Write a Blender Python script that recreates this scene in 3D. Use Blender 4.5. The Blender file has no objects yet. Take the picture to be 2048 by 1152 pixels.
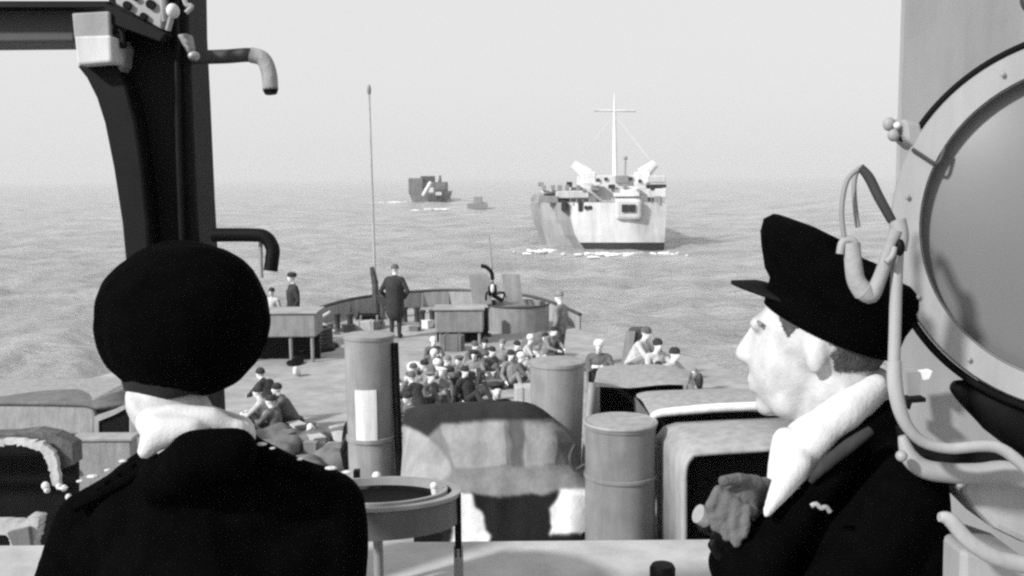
import bpy, bmesh, math, random
import numpy as np
from mathutils import Vector, Matrix, Euler
R = math.radians
random.seed(7)
rng = np.random.default_rng(7)
S = bpy.context.scene
C = S.collection

# ------------------------------------------------------------------ camera
FPX = 2000.0                      # focal length in pixels of a 2048 wide frame
EYE = Vector((0, 0, 8.0))         # eye height above the sea
CAMROT = Matrix.Rotation(R(90 - 6.34), 3, 'X') @ Matrix.Rotation(R(-0.5), 3, 'Z')
cam_d = bpy.data.cameras.new('camera'); cam = bpy.data.objects.new('camera', cam_d); C.objects.link(cam)
cam.matrix_world = Matrix.Translation(EYE) @ CAMROT.to_4x4()
cam_d.sensor_width = 36; cam_d.lens = 36 * FPX / 2048
cam_d.clip_start = .05; cam_d.clip_end = 60000
S.camera = cam
# ------------------------------------------------------------------ world, sun, exposure
SUN_DIR = Vector((-.67, -.49, .56)).normalized()          # towards the sun
w = bpy.data.worlds.new('World'); S.world = w; w.use_nodes = True
nt = w.node_tree; nt.nodes.clear()
out = nt.nodes.new('ShaderNodeOutputWorld'); bg = nt.nodes.new('ShaderNodeBackground')
sky = nt.nodes.new('ShaderNodeTexSky'); sky.sky_type = 'NISHITA'; sky.sun_disc = False
sky.sun_elevation = math.asin(SUN_DIR.z); sky.sun_rotation = math.atan2(SUN_DIR.x, SUN_DIR.y)
sky.air_density = 1.0; sky.dust_density = 4.0; sky.ozone_density = 1.0
bw = nt.nodes.new('ShaderNodeRGBToBW')
mx = nt.nodes.new('ShaderNodeMix'); mx.data_type = 'FLOAT'; mx.inputs[0].default_value = .85; mx.inputs[3].default_value = 5.6
nt.links.new(sky.outputs[0], bw.inputs[0]); nt.links.new(bw.outputs[0], mx.inputs[2])
nt.links.new(mx.outputs[0], bg.inputs[0]); bg.inputs[1].default_value = .1
nt.links.new(bg.outputs[0], out.inputs[0])
sd = bpy.data.lights.new('sun', 'SUN'); sd.energy = 3.5; sd.angle = R(4); sd.color = (1, 1, 1)
so = bpy.data.objects.new('sun', sd); C.objects.link(so)
so.rotation_euler = SUN_DIR.to_track_quat('Z', 'Y').to_euler(); so.location = (-20, -14, 40)
S.view_settings.view_transform = 'Standard'; S.view_settings.look = 'None'
S.view_settings.gamma = 1; S.view_settings.use_curve_mapping = False
S.view_settings.exposure = 0.62
S.render.engine = 'CYCLES'
S.cycles.filter_width = 2.5
S.cycles.max_bounces = 6; S.cycles.use_denoising = False
S.cycles.volume_bounces = 1
S.cycles.sample_clamp_direct = .9; S.cycles.sample_clamp_indirect = .6

# ------------------------------------------------------------------ helpers
def P(px, py, d):
    """point of the place seen at a picture position, d metres in front of the eye"""
    return EYE + CAMROT @ Vector(((px - 1024) / FPX * d, (576 - py) / FPX * d, -d))
def G(px, py, z):
    """where the line of sight meets the level z"""
    r = CAMROT @ Vector(((px - 1024) / FPX, (576 - py) / FPX, -1))
    return EYE + r * ((z - EYE.z) / r.z)
def m_px(px, d): return px * d / FPX

MATS = {}
def mat(name, v, rough=.6, var=.12, scale=6, metal=0, bump=0, spec=.4, wear=.28):
    if name in MATS: return MATS[name]
    m = bpy.data.materials.new(name); m.use_nodes = True; MATS[name] = m
    v *= .80
    n = m.node_tree.nodes; l = m.node_tree.links; b = n['Principled BSDF']
    b.inputs['Roughness'].default_value = rough; b.inputs['Metallic'].default_value = metal
    b.inputs['Specular IOR Level'].default_value = spec
    tc = n.new('ShaderNodeTexCoord')
    no = n.new('ShaderNodeTexNoise'); no.inputs['Scale'].default_value = scale; no.inputs['Detail'].default_value = 6
    l.new(tc.outputs['Object'], no.inputs['Vector'])
    rp = n.new('ShaderNodeMapRange'); rp.inputs[1].default_value = .3; rp.inputs[2].default_value = .7
    rp.inputs[3].default_value = v * (1 - var); rp.inputs[4].default_value = v * (1 + var)
    l.new(no.outputs[0], rp.inputs[0])
    mp = n.new('ShaderNodeMapping'); mp.inputs['Scale'].default_value = (scale * 1.7, scale * 1.7, scale * .22)
    l.new(tc.outputs['Object'], mp.inputs[0])
    ns = n.new('ShaderNodeTexNoise'); ns.inputs['Scale'].default_value = 1.0; ns.inputs['Detail'].default_value = 7; ns.inputs['Roughness'].default_value = .65
    l.new(mp.outputs[0], ns.inputs['Vector'])
    r2 = n.new('ShaderNodeMapRange'); r2.inputs[1].default_value = .35; r2.inputs[2].default_value = .72; r2.inputs[3].default_value = 1.0 + wear * .35; r2.inputs[4].default_value = 1 - wear
    l.new(ns.outputs[0], r2.inputs[0])
    mu = n.new('ShaderNodeMath'); mu.operation = 'MULTIPLY'; l.new(rp.outputs[0], mu.inputs[0]); l.new(r2.outputs[0], mu.inputs[1])
    l.new(mu.outputs[0], b.inputs['Base Color'])
    if bump:
        n2 = n.new('ShaderNodeTexNoise'); n2.inputs['Scale'].default_value = scale * 4; n2.inputs['Detail'].default_value = 5
        l.new(tc.outputs['Object'], n2.inputs['Vector'])
        bp = n.new('ShaderNodeBump'); bp.inputs['Strength'].default_value = bump; bp.inputs['Distance'].default_value = .02
        l.new(n2.outputs[0], bp.inputs['Height']); l.new(bp.outputs[0], b.inputs['Normal'])
    return m
M_deck = mat('deck_paint', .37, .75, .14, 1.6, bump=.15)
M_hull = mat('hull_paint', .26, .6, .12, 2)
M_bridge = mat('bridge_paint', .48, .6, .10, 4, bump=.1)
M_grey = mat('grey_paint', .26, .55, .12, 5, bump=.1)
M_vent = mat('vent_paint', .30, .5, .12, 4, bump=.08)
M_lgrey = mat('light_grey_paint', .34, .6, .10, 5)
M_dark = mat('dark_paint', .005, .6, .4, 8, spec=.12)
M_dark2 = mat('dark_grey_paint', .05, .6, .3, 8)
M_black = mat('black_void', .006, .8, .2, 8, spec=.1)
M_white = mat('white_paint', .82, .6, .05, 6)
M_canvas = mat('grey_canvas', .33, .9, .12, 9, bump=.3)
M_canvasd = mat('dark_canvas', .06, .9, .2, 5, bump=.4)
M_canvasm = mat('mid_canvas', .16, .9, .15, 5, bump=.4)
M_canvasl = mat('pale_canvas', .50, .9, .12, 7, bump=.3)
M_wool = mat('navy_wool', .0018, .95, .3, 40, spec=.02, wear=.05)
M_scarf = mat('white_wool', .66, .95, .06, 40, bump=.12, wear=.05)
M_skin = mat('skin', .54, .6, .14, 45, bump=.10, wear=.05)
M_skin2 = mat('skin_pale', .80, .6, .08, 20, wear=.05)
M_hair = mat('hair', .075, .7, .4, 80, bump=.5)
M_glove = mat('grey_glove', .13, .9, .15, 30, bump=.3)
M_glass = mat('lamp_glass', .17, .35, .06, 3, wear=.05)
M_lamp = mat('lamp_paint', .38, .5, .08, 4, bump=.05)
M_brass = mat('worn_metal', .45, .4, .3, 30, metal=.3)
M_rope = mat('rope', .75, .9, .15, 60, bump=.4)
M_cA = mat('uniform_dark', .035, .9, .3, 12)
M_cB = mat('uniform_mid', .13, .9, .25, 12)
M_cC = mat('uniform_light', .25, .9, .25, 12)
M_cD = mat('uniform_pale', .55, .9, .15, 12)
M_shipl = mat('ship_light_paint', .68, .6, .12, .5)
M_shipg = mat('ship_grey_paint', .28, .6, .12, .4)
M_shipd = mat('ship_dark_paint', .02, .7, .2, .4)
M_foam = mat('foam', .8, .9, .1, 2)

def mesh_obj(name, verts, faces, m, parent=None, smooth=False, idx=None):
    me = bpy.data.meshes.new(name); me.from_pydata([tuple(v) for v in verts], [], faces); me.update()
    ms = m if isinstance(m, (list, tuple)) else [m]
    for a in ms: me.materials.append(a)
    if idx is not None: me.polygons.foreach_set('material_index', idx)
    if smooth: me.polygons.foreach_set('use_smooth', [True] * len(me.polygons))
    o = bpy.data.objects.new(name, me); C.objects.link(o)
    if parent is not None: attach(o, parent)
    return o
def world_of(o):
    return (world_of(o.parent) @ o.matrix_parent_inverse if o.parent else Matrix()) @ o.matrix_basis
def attach(o, parent):
    o.parent = parent; o.matrix_parent_inverse = world_of(parent).inverted()
def empty(name, loc):
    o = bpy.data.objects.new(name, None); C.objects.link(o); o.location = loc; o.empty_display_size = .2
    return o
def tag(o, label, cat, group=None):
    o['label'] = label; o['category'] = cat
    if group: o['group'] = group
    return o
def thing(name, label, cat, loc, group=None): return tag(empty(name, loc), label, cat, group)
def struct(o): o['kind'] = 'structure'; return o

class B:
    """collects shapes for one mesh"""
    def __init__(s): s.bm = bmesh.new()
    def box(s, c, size, rot=None, bev=0):
        r = bmesh.ops.create_cube(s.bm, size=1)
        M = Matrix.Translation(Vector(c)) @ (rot.to_4x4() if rot is not None else Matrix()) @ Matrix.Diagonal((*size, 1))
        bmesh.ops.transform(s.bm, matrix=M, verts=r['verts'])
        if bev:
            es = list({e for v in r['verts'] for e in v.link_edges})
            bmesh.ops.bevel(s.bm, geom=es, offset=bev, segments=2, affect='EDGES', profile=.5)
        return s
    def cone(s, p0, p1, r0, r1, seg=24, cap=True):
        p0 = Vector(p0); p1 = Vector(p1); d = p1 - p0
        M = Matrix.Translation((p0 + p1) / 2) @ d.to_track_quat('Z', 'Y').to_matrix().to_4x4()
        bmesh.ops.create_cone(s.bm, cap_ends=cap, segments=seg, radius1=r0, radius2=r1, depth=d.length, matrix=M)
        return s
    def ball(s, c, rad, rot=None, seg=16):
        rad = rad if hasattr(rad, '__len__') else (rad,) * 3
        M = Matrix.Translation(Vector(c)) @ (rot.to_4x4() if rot is not None else Matrix()) @ Matrix.Diagonal((*rad, 1))
        bmesh.ops.create_uvsphere(s.bm, u_segments=seg, v_segments=max(6, seg // 2 + 2), radius=1, matrix=M)
        return s
    def tube(s, pts, r, seg=10, smooth=4):
        pts = [Vector(p) for p in pts]; n0 = len(pts)
        rr = list(r) if hasattr(r, '__len__') else [r] * n0
        if smooth > 1 and n0 > 2:
            q = []; qr = []
            for i in range(n0 - 1):
                a = pts[max(i - 1, 0)]; b = pts[i]; c = pts[i + 1]; d = pts[min(i + 2, n0 - 1)]
                for k in range(smooth):
                    t = k / smooth
                    q.append(.5 * ((2 * b) + (c - a) * t + (2 * a - 5 * b + 4 * c - d) * t * t + (3 * b - a - 3 * c + d) * t ** 3))
                    qr.append(rr[i] * (1 - t) + rr[i + 1] * t)
            q.append(pts[-1]); qr.append(rr[-1]); pts, rr = q, qr
        rings = []; prev = None
        for i, p in enumerate(pts):
            t = (pts[min(i + 1, len(pts) - 1)] - pts[max(i - 1, 0)]).normalized()
            if prev is None: u = t.orthogonal().normalized()
            else:
                u = prev - t * prev.dot(t); u.normalize()
            prev = u; v = t.cross(u)
            rings.append([s.bm.verts.new(p + (u * math.cos(a) + v * math.sin(a)) * rr[i]) for a in [2 * math.pi * k / seg for k in range(seg)]])
        for a, b in zip(rings, rings[1:]):
            for k in range(seg): s.bm.faces.new((a[k], a[(k + 1) % seg], b[(k + 1) % seg], b[k]))
        s.bm.faces.new(rings[0][::-1]); s.bm.faces.new(rings[-1])
        return s
    def lathe(s, prof, M=None, seg=40, sx=1, sy=1):
        M = M or Matrix(); rings = []
        for r, z in prof:
            if r < 1e-6: rings.append([s.bm.verts.new(M @ Vector((0, 0, z)))])
            else: rings.append([s.bm.verts.new(M @ Vector((r * sx * math.cos(2 * math.pi * k / seg), r * sy * math.sin(2 * math.pi * k / seg), z))) for k in range(seg)])
        for a, b in zip(rings, rings[1:]):
            for k in range(seg):
                k2 = (k + 1) % seg
                if len(a) == 1 and len(b) == 1: continue
                if len(a) == 1: s.bm.faces.new((a[0], b[k2], b[k]))
                elif len(b) == 1: s.bm.faces.new((a[k], a[k2], b[0]))
                else: s.bm.faces.new((a[k], a[k2], b[k2], b[k]))
        return s
    def prism(s, pts, d0, d1):
        """an outline given in picture positions at depth d0, with a real thickness to depth d1 straight back"""
        back = Vector((0, d1 - d0, 0))
        a = [s.bm.verts.new(P(x, y, d0)) for x, y in pts]
        b = [s.bm.verts.new(v.co + back) for v in a]
        n = len(pts)
        s.bm.faces.new(a[::-1]); s.bm.faces.new(b)
        for i in range(n): s.bm.faces.new((a[i], a[(i + 1) % n], b[(i + 1) % n], b[i]))
        return s
    def poly(s, vs, thick):
        """a plate: outline points with a thickness vector"""
        a = [s.bm.verts.new(Vector(v)) for v in vs]; b = [s.bm.verts.new(Vector(v) + Vector(thick)) for v in vs]; n = len(vs)
        s.bm.faces.new(a[::-1]); s.bm.faces.new(b)
        for i in range(n): s.bm.faces.new((a[i], a[(i + 1) % n], b[(i + 1) % n], b[i]))
        return s
    def obj(s, name, m, parent=None, smooth=False, bev=0, seg=2):
        bmesh.ops.recalc_face_normals(s.bm, faces=s.bm.faces[:])
        me = bpy.data.meshes.new(name); s.bm.to_mesh(me); s.bm.free()
        for a in (m if isinstance(m, (list, tuple)) else [m]): me.materials.append(a)
        if smooth:
            me.polygons.foreach_set('use_smooth', [True] * len(me.polygons))
            me.set_sharp_from_angle(angle=R(40))
        o = bpy.data.objects.new(name, me); C.objects.link(o)
        if bev:
            md = o.modifiers.new('bevel', 'BEVEL'); md.width = bev; md.segments = seg; md.limit_method = 'ANGLE'
        if parent is not None: attach(o, parent)
        return o

# ---- bodies grown from tapered limbs into one continuous skin
def eval_mesh(o):
    dg = bpy.context.evaluated_depsgraph_get()
    return bpy.data.meshes.new_from_object(o.evaluated_get(dg))
def blob(name, parts, voxel, mats, smooth_it=6, parent=None, noise=0, nscale=8):
    """parts: ('c', p0, r0, p1, r1, mat) tapered limb | ('e', centre, radii, rot3x3, mat) ellipsoid"""
    b = B()
    for p in parts:
        if p[0] == 'c':
            p0, r0, p1, r1 = Vector(p[1]), p[2], Vector(p[3]), p[4]
            L = (p1 - p0).length; n = max(2, int(L / (min(r0, r1) * .5)) + 1)
            b.cone(p0, p1, r0, r1, 14); b.ball(p0, r0, seg=14); b.ball(p1, r1, seg=14)
        else:
            b.ball(p[1], p[2], p[3], seg=20)
    o = b.obj(name + '_tmp', mats)
    md = o.modifiers.new('r', 'REMESH'); md.mode = 'VOXEL'; md.voxel_size = voxel; md.use_smooth_shade = True
    sm = o.modifiers.new('s', 'SMOOTH'); sm.factor = .5; sm.iterations = smooth_it
    me = eval_mesh(o); me.name = name
    old = o.data; bpy.data.objects.remove(o); bpy.data.meshes.remove(old)
    nv = len(me.vertices); co = np.empty(nv * 3); me.vertices.foreach_get('co', co); co = co.reshape(-1, 3)
    if noise:
        nr = np.empty(nv * 3); me.vertices.foreach_get('normal', nr); nr = nr.reshape(-1, 3)
        a = np.zeros(nv)
        rs = np.random.default_rng(len(name))
        for k in range(7):
            kv = rs.normal(size=3) * nscale * (1 + .35 * k); a += np.sin(co @ kv + rs.uniform(0, 6.28)) / (1 + .4 * k)
        co = co + nr * (a * noise * .5)[:, None]; me.vertices.foreach_set('co', co.ravel())
    me.materials.clear()
    for m in mats: me.materials.append(m)
    if len(mats) > 1:
        nf = len(me.polygons); fc = np.empty(nf * 3); me.polygons.foreach_get('center', fc); fc = fc.reshape(-1, 3)
        best = np.full(nf, 1e9); idx = np.zeros(nf, dtype=np.int32)
        for p in parts:
            if p[0] == 'c':
                a = np.array(p[1]); ab = np.array(p[3]) - a; t = np.clip(((fc - a) @ ab) / max(ab @ ab, 1e-9), 0, 1)
                dd = np.linalg.norm(fc - a - t[:, None] * ab, axis=1) - (p[2] + (p[4] - p[2]) * t); mi = p[5]
            else:
                q = fc - np.array(p[1])
                if p[3] is not None: q = q @ np.array(p[3])
                rd = np.array(p[2]); k = np.linalg.norm(q / rd, axis=1); dd = (k - 1) * rd.min(); mi = p[4]
            k = dd < best; best[k] = dd[k]; idx[k] = mi
        me.polygons.foreach_set('material_index', idx)
    me.polygons.foreach_set('use_smooth', [True] * len(me.polygons))
    me.update()
    o = bpy.data.objects.new(name, me); C.objects.link(o)
    if parent is not None: attach(o, parent)
    return o
def head_parts(Mh, mi=0):
    """Mh: 4x4 head frame, y forward, z up, origin mid head"""
    r3 = Mh.to_3x3()
    def e(c, rad): return ('e', tuple(Mh @ Vector(c)), rad, r3, mi)
    def c(a, ra, b_, rb): return ('c', tuple(Mh @ Vector(a)), ra, tuple(Mh @ Vector(b_)), rb, mi)
    return [e((0, -.012, .03), (.074, .095, .09)), e((0, .028, -.02), (.060, .068, .095)),
            c((-.028, .03, -.082), .027, (.028, .03, -.082), .027), e((0, .060, -.098), (.024, .02, .018)),
            c((0, .088, .02), .010, (0, .106, -.022), .013), e((0, .099, -.028), (.017, .013, .010)),
            c((-.035, .082, .032), .012, (.035, .082, .032), .012),
            e((0, .083, -.060), (.024, .013, .009)), e((0, .081, -.074), (.021, .012, .008)),
            e((.073, -.012, .0), (.009, .015, .027)), e((-.073, -.012, .0), (.009, .015, .027)),
            c((-.035, .05, -.03), .022, (.035, .05, -.03), .022)]

# ================================================================== THE SETTING
DECK = 4.0; FLOOR = 6.05
# ---- sea: one sheet to the horizon, finer near the ship, with real swell and chop
def build_sea():
    radii = [0.0]; r = 3.0
    while r < 20000: radii.append(r); r *= 1.012 if r < 1200 else 1.06
    ang = np.concatenate([np.linspace(-42, 42, 340), np.linspace(46, 314, 68)]) * math.pi / 180
    na = len(ang); rr = np.array(radii[1:])
    A, RR = np.meshgrid(ang, rr)
    x = RR * np.sin(A); y = RR * np.cos(A); z = np.zeros_like(x)
    g = np.random.default_rng(3)
    for k in range(46):
        lam = 1.4 * (1.115 ** k) * .8
        if lam > 16: break
        th = R(250 + g.normal() * 34); kv = 2 * math.pi / lam
        ph = kv * (x * math.sin(th) + y * math.cos(th)) + g.uniform(0, 6.28)
        amp = .024 * lam ** .42
        fade = np.clip(1.6 - RR * .03 / lam, 0, 1)
        z += amp * fade * (np.sin(ph) + .25 * np.sin(2 * ph + .6))
    v = np.stack([x, y, z], -1).reshape(-1, 3)
    v = np.vstack([[0, 0, 0], v])
    n = len(rr); f = []
    for j in range(na): f.append((0, 1 + (j + 1) % na, 1 + j))
    i0 = np.arange(n - 1)[:, None] * na; j0 = np.arange(na)[None, :]; j1 = (j0 + 1) % na
    q = np.stack([1 + i0 + j0, 1 + i0 + j1, 1 + i0 + na + j1, 1 + i0 + na + j0], -1).reshape(-1, 4)
    f += [tuple(t) for t in q.tolist()]
    m = bpy.data.materials.new('sea_water'); m.use_nodes = True
    nn = m.node_tree.nodes; l = m.node_tree.links; b = nn['Principled BSDF']
    b.inputs['Base Color'].default_value = (.235, .235, .235, 1); b.inputs['Roughness'].default_value = .22
    b.inputs['IOR'].default_value = 1.33
    tc = nn.new('ShaderNodeTexCoord'); mp = nn.new('ShaderNodeMapping'); mp.inputs['Scale'].default_value = (.55, 1.5, 1); mp.inputs['Rotation'].default_value = (0, 0, R(-14))
    l.new(tc.outputs['Object'], mp.inputs[0])
    n1 = nn.new('ShaderNodeTexNoise'); n1.inputs['Scale'].default_value = .6; n1.inputs['Detail'].default_value = 8; n1.inputs['Roughness'].default_value = .62
    l.new(mp.outputs[0], n1.inputs['Vector'])
    bp = nn.new('ShaderNodeBump'); bp.inputs['Strength'].default_value = 1.0; bp.inputs['Distance'].default_value = 2.2
    l.new(n1.outputs[0], bp.inputs['Height']); l.new(bp.outputs[0], b.inputs['Normal'])
    n2 = nn.new('ShaderNodeTexNoise'); n2.inputs['Scale'].default_value = .11; n2.inputs['Detail'].default_value = 7
    l.new(mp.outputs[0], n2.inputs['Vector'])
    rp = nn.new('ShaderNodeMapRange'); rp.inputs[1].default_value = .3; rp.inputs[2].default_value = .7; rp.inputs[3].default_value = .27; rp.inputs[4].default_value = .50
    l.new(n2.outputs[0], rp.inputs[0]); l.new(rp.outputs[0], b.inputs['Base Color'])
    me = bpy.data.meshes.new('sea'); me.from_pydata(v.tolist(), [], f); me.update(); me.materials.append(m)
    me.polygons.foreach_set('use_smooth', [True] * len(me.polygons))
    o = bpy.data.objects.new('sea', me); C.objects.link(o); struct(o)
build_sea()

# ---- our own ship: foredeck, hull, bow bulwark
XC = -2.0
prof = [(-4, 7.0), (6, 7.0), (12, 7.0), (16, 7.0), (18, 6.95), (20, 6.6), (21.7, 6.0), (23.2, 5.1), (24.6, 4.3), (26, 3.8), (27.5, 3.35), (29, 2.7), (30.2, 1.8), (30.9, .8), (31.1, 0)]
edge = [(XC + w_, y) for y, w_ in prof] + [(XC - w_, y) for y, w_ in prof[-2::-1]]
n = len(edge)
b = B(); b.poly([(x, y, DECK) for x, y in edge[::-1]], (0, 0, -.05)); struct(b.obj('ship_deck', M_deck))
vs = []; fs = []
for zz, k in ((DECK - .02, 1.0), (DECK - 1.2, .97), (DECK - 2.6, .93), (-1.2, .86)):
    for x, y in edge: vs.append((XC + (x - XC) * k, y * (.5 + .5 * k) if y > 20 else y, zz))
for r_ in range(3):
    for i in range(n - 1): a = r_ * n + i; fs.append((a, a + 1, a + n + 1, a + n))
struct(mesh_obj('ship_hull', vs, fs, M_hull, smooth=True))
# bulwark round the bow with a dark cap rail
half = [p for p in edge if p[1] >= (25.5 if p[0] > XC else 23.0)]
def offset(p, d): v = Vector((p[0] - XC, p[1] - 20)).normalized(); return Vector((p[0] - v.x * d, p[1] - v.y * d))
vs = []; fs = []
def bh(p): return .30 + .16 * min(1, max(0, (p[1] - 24) / 5))
for p in half:
    i = offset(p, .05); o_ = offset(p, .0); h = bh(p)
    vs += [(o_.x, o_.y, DECK - .1), (o_.x, o_.y, DECK + h), (i.x, i.y, DECK + h), (i.x, i.y, DECK - .02)]
for k in range(len(half) - 1):
    a = 4 * k
    for j in range(3): fs.append((a + j, a + j + 1, a + 4 + j + 1, a + 4 + j))
bw_ = thing('bow_bulwark', 'low grey bulwark with dark cap rail curving round the ship\'s bow', 'bulwark', (XC, 29, DECK))
mesh_obj('plating', vs, fs, M_lgrey, bw_)
b = B(); b.tube([(offset(p, .02).x, offset(p, .02).y, DECK + bh(p) + .03) for p in half], .05, 8, 3); b.obj('cap_rail', M_dark2, bw_, True)
for k in range(1, len(half) - 1):
    p = half[k]; i = offset(p, .06); j = offset(p, .26)
    B().poly([(i.x, i.y, DECK), (j.x * .5 + i.x * .5, j.y * .5 + i.y * .5, DECK), (i.x, i.y, DECK + bh(p) - .02)], (.02, 0, 0)).obj('stiffener', M_lgrey, bw_)

# ---- the bridge we stand on
b = B(); b.box((0, -.2, FLOOR - .05), (7, 5.9, .1)); struct(b.obj('bridge_floor', M_bridge))
tl = P(700, 1079, 2.65); zt = P(1100, 1079, 2.80).z
b = B(); b.box((0, 2.64, (FLOOR + zt) / 2 - .01), (7, .05, zt - FLOOR - .02)); fr = struct(b.obj('bridge_bulwark', M_bridge))
b = B(); b.box((0, 2.555, zt - .012), (7, .30, .022), bev=.008); b.obj('ledge', M_bridge, fr)
b = B(); b.cone((-3.5, 2.40, zt - .02), (3.5, 2.40, zt - .02), .024, .024, 12); b.obj('edge_roll', M_lgrey, fr, True)
b = B(); b.box((0, 2.61, zt - .16), (7, .012, .06)); b.obj('stiffener_bar', M_grey, fr)
# structure below the bridge front so that the deck house is closed
b = B(); b.box((-.5, 1.6, (FLOOR - .1 + DECK) / 2), (6.0, 2.2, FLOOR - .1 - DECK - .01)); struct(b.obj('bridge_deckhouse', M_bridge))

# ================================================================== SHIPS AHEAD
def foam_patch(spots, k=1.0):
    g = np.random.default_rng(9); b_ = B()
    for x, y, rx, ry, n_ in spots:
        c = G(x, y, .1)
        for i in range(n_):
            p = c + Vector((g.normal() * rx, g.normal() * ry, .03)); q = (.12 + .30 * g.uniform() ** 2) * k
            b_.ball(p, (q * 1.9, q * .8, .10 + .05 * k), Matrix.Rotation(g.normal() * .5, 3, 'Z'), 8)
    o_ = b_.obj('wake_foam', M_foam, None, True); o_['kind'] = 'stuff'
def lst():
    D = 109.5
    root = thing('landing_ship', 'large light grey landing ship steaming ahead with tall cross-shaped mast', 'ship', G(1240, 500, 0))
    def Q(px, py, dd=0): return P(px, py, D + dd)
    # hull: rings from the water up, outline in plan
    levels = [(515, 0), (500, 0), (470, 0), (440, 0), (405, 0)]
    plan = {  # for each level: left shoulder, stern left corner, stern right, right side  (px at depth 0)
        515: (1090, 1172, 1326), 500: (1086, 1170, 1328), 470: (1078, 1150, 1330), 440: (1066, 1142, 1332), 405: (1060, 1138, 1333)}
    vs = []; fs = []; idx = []
    NS = 14
    def ring(py):
        a, c, d = plan[py]; p = []
        for t in np.linspace(0, 1, NS): p.append(Q(a + (c - a) * t, py, 7.0 * (1 - t) ** 1.2))
        for t in np.linspace(0, 1, NS)[1:]:
            p.append(Q(c + (d - c) * t, py, -.9 * math.sin(math.pi * t)))
        z = p[NS].z
        for t in (.25, .5, .75, 1): p.append(Vector((p[2 * NS - 2].x + 1.2 * t, D + 60 * t, z)))
        p.append(Vector((p[0].x + 2.5, D + 66, z)))
        for t in (.75, .5, .25): p.append(Vector((p[0].x + 1.5 * t, D + 8 + 50 * t, z)))
        return p
    py_l = []
    ks = [515, 500, 470, 440, 405]
    for i in range(4):
        for t in (0, .25, .5, .75): py_l.append((ks[i], ks[i + 1], t))
    py_l.append((440, 405, 1.0))
    rings = []
    for a, c, t in py_l:
        ra, rc = ring(a), ring(c); rings.append([u.lerp(v, t) for u, v in zip(ra, rc)])
    n_ = len(rings[0])
    for r_ in rings: vs += r_
    for j in range(len(rings) - 1):
        a, c, t = py_l[j]; py = a + (c - a) * (t + .12)
        for i in range(n_):
            fs.append((j * n_ + i, j * n_ + (i + 1) % n_, (j + 1) * n_ + (i + 1) % n_, (j + 1) * n_ + i))
            if i < NS - 1:
                u = i / (NS - 1); lo = (515 - py) / 110
                k = 1 if (u < .12 + .05 * lo) or u > .50 + .3 * (1 - lo) else 2
            elif py > 487 and i < 2 * NS - 2: k = 3
            elif i < 2 * NS - 2:
                u = (i - NS + 1) / (NS - 1); k = 1 if (u > .93 and 425 < py < 470) else 0
            else: k = 1
            idx.append(k)
    fs.append(tuple(range((len(rings) - 1) * n_, len(rings) * n_))); idx.append(1)
    mesh_obj('hull', vs, fs, [M_shipl, M_shipg, mat('ship_mid_paint', .36, .6, .1, .4), M_shipd], root, idx=idx)
    def block(name, x0, x1, y0, y1, d0, d1, m, parent=root, bev=.12):
        a = Q(x0, y1, d0); c = Q(x1, y0, d0)
        b = B(); b.box(((a.x + c.x) / 2, (Q(x0, y0, d0).y + Q(x0, y0, d1).y) / 2, (a.z + c.z) / 2), (abs(c.x - a.x), d1 - d0, abs(c.z - a.z)), bev=bev)
        return b.obj(name, m, parent)
    block('deckhouse', 1142, 1325, 372, 407, 3, 16, M_shipl)
    block('upper_deckhouse', 1165, 1300, 350, 374, 4, 14, M_shipl)
    block('gun_platform', 1112, 1178, 381, 397, 2, 7, M_shipl)
    block('gun_platform', 1294, 1332, 351, 366, 3, 7, M_shipl); block('gun_platform', 1296, 1334, 377, 396, 2.2, 7, M_shipl)
    block('life_raft', 1228, 1280, 378, 394, 2.2, 3, M_white)
    block('stern_housing', 1233, 1284, 398, 440, -1.6, 2.6, M_shipl, bev=.3)
    block('stern_door', 1244, 1257, 409, 424, -1.72, -1.3, M_shipd, bev=.02); block('stern_door', 1259, 1271, 409, 424, -1.72, -1.3, M_shipd, bev=.02)
    block('roof_slab', 1085, 1142, 380, 388, 3, 8, M_shipl); block('forward_house', 1075, 1140, 388, 408, 5, 10, mat('ship_mid_paint', .36))
    # portholes and doors as dark recesses with a rim
    for x in (1172, 1180, 1209, 1217, 1226):
        a = Q(x, 415, -.35); o_ = B().cone(a + Vector((0, -.35, 0)), a + Vector((0, .5, 0)), .22, .22, 12).obj('porthole', M_shipd, root)
    for x in (1128, 1161): block('doorway', x - 4, x + 4, 402, 422, -.6, 2.4, M_shipd, bev=.02)
    for x in (1088, 1106, 1120, 1135, 1157, 1187, 1195): block('railing_locker', x - 4, x + 4, 370, 381, 2.0, 3, M_shipg, bev=.05)
    for x in (1098, 1110, 1186, 1290, 1316): block('deck_locker', x - 6, x + 6, 392, 406, 1.6, 2.6, M_shipg, bev=.05)
    g4 = np.random.default_rng(21)
    for k in range(22):
        x = 1066 + 262 * k / 21; block('stanchion', x - .9, x + .9, 396 + 2 * math.sin(k), 406, -.55 if x > 1140 else 4.5, -.45 if x > 1140 else 4.6, M_shipg, bev=0)
    for k in range(9):
        x = 1080 + 28 * k + g4.normal() * 5; w2 = 3 + 4 * g4.uniform(); h2 = 4 + 7 * g4.uniform(); yb2 = 372 + 12 * g4.uniform()
        block('deck_fitting', x - w2, x + w2, yb2 - h2, yb2, 1.5 + g4.uniform(), 2.8, (M_shipg, M_shipl, M_shipd)[k % 3], bev=.06)
    for x, y in ((1196, 360), (1212, 358), (1262, 357), (1280, 362)): block('bridge_window', x - 3, x + 3, y - 3, y + 3, 3.85, 4.2, M_shipd, bev=.01)
    for x0, y0, x1, y1 in ((1229, 230, 1150, 330), (1229, 230, 1308, 330)):
        B().cone(Q(x0, y0, 8), Q(x1, y1, 6), .035, .035, 5).obj('stay', M_shipl, root)
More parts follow.
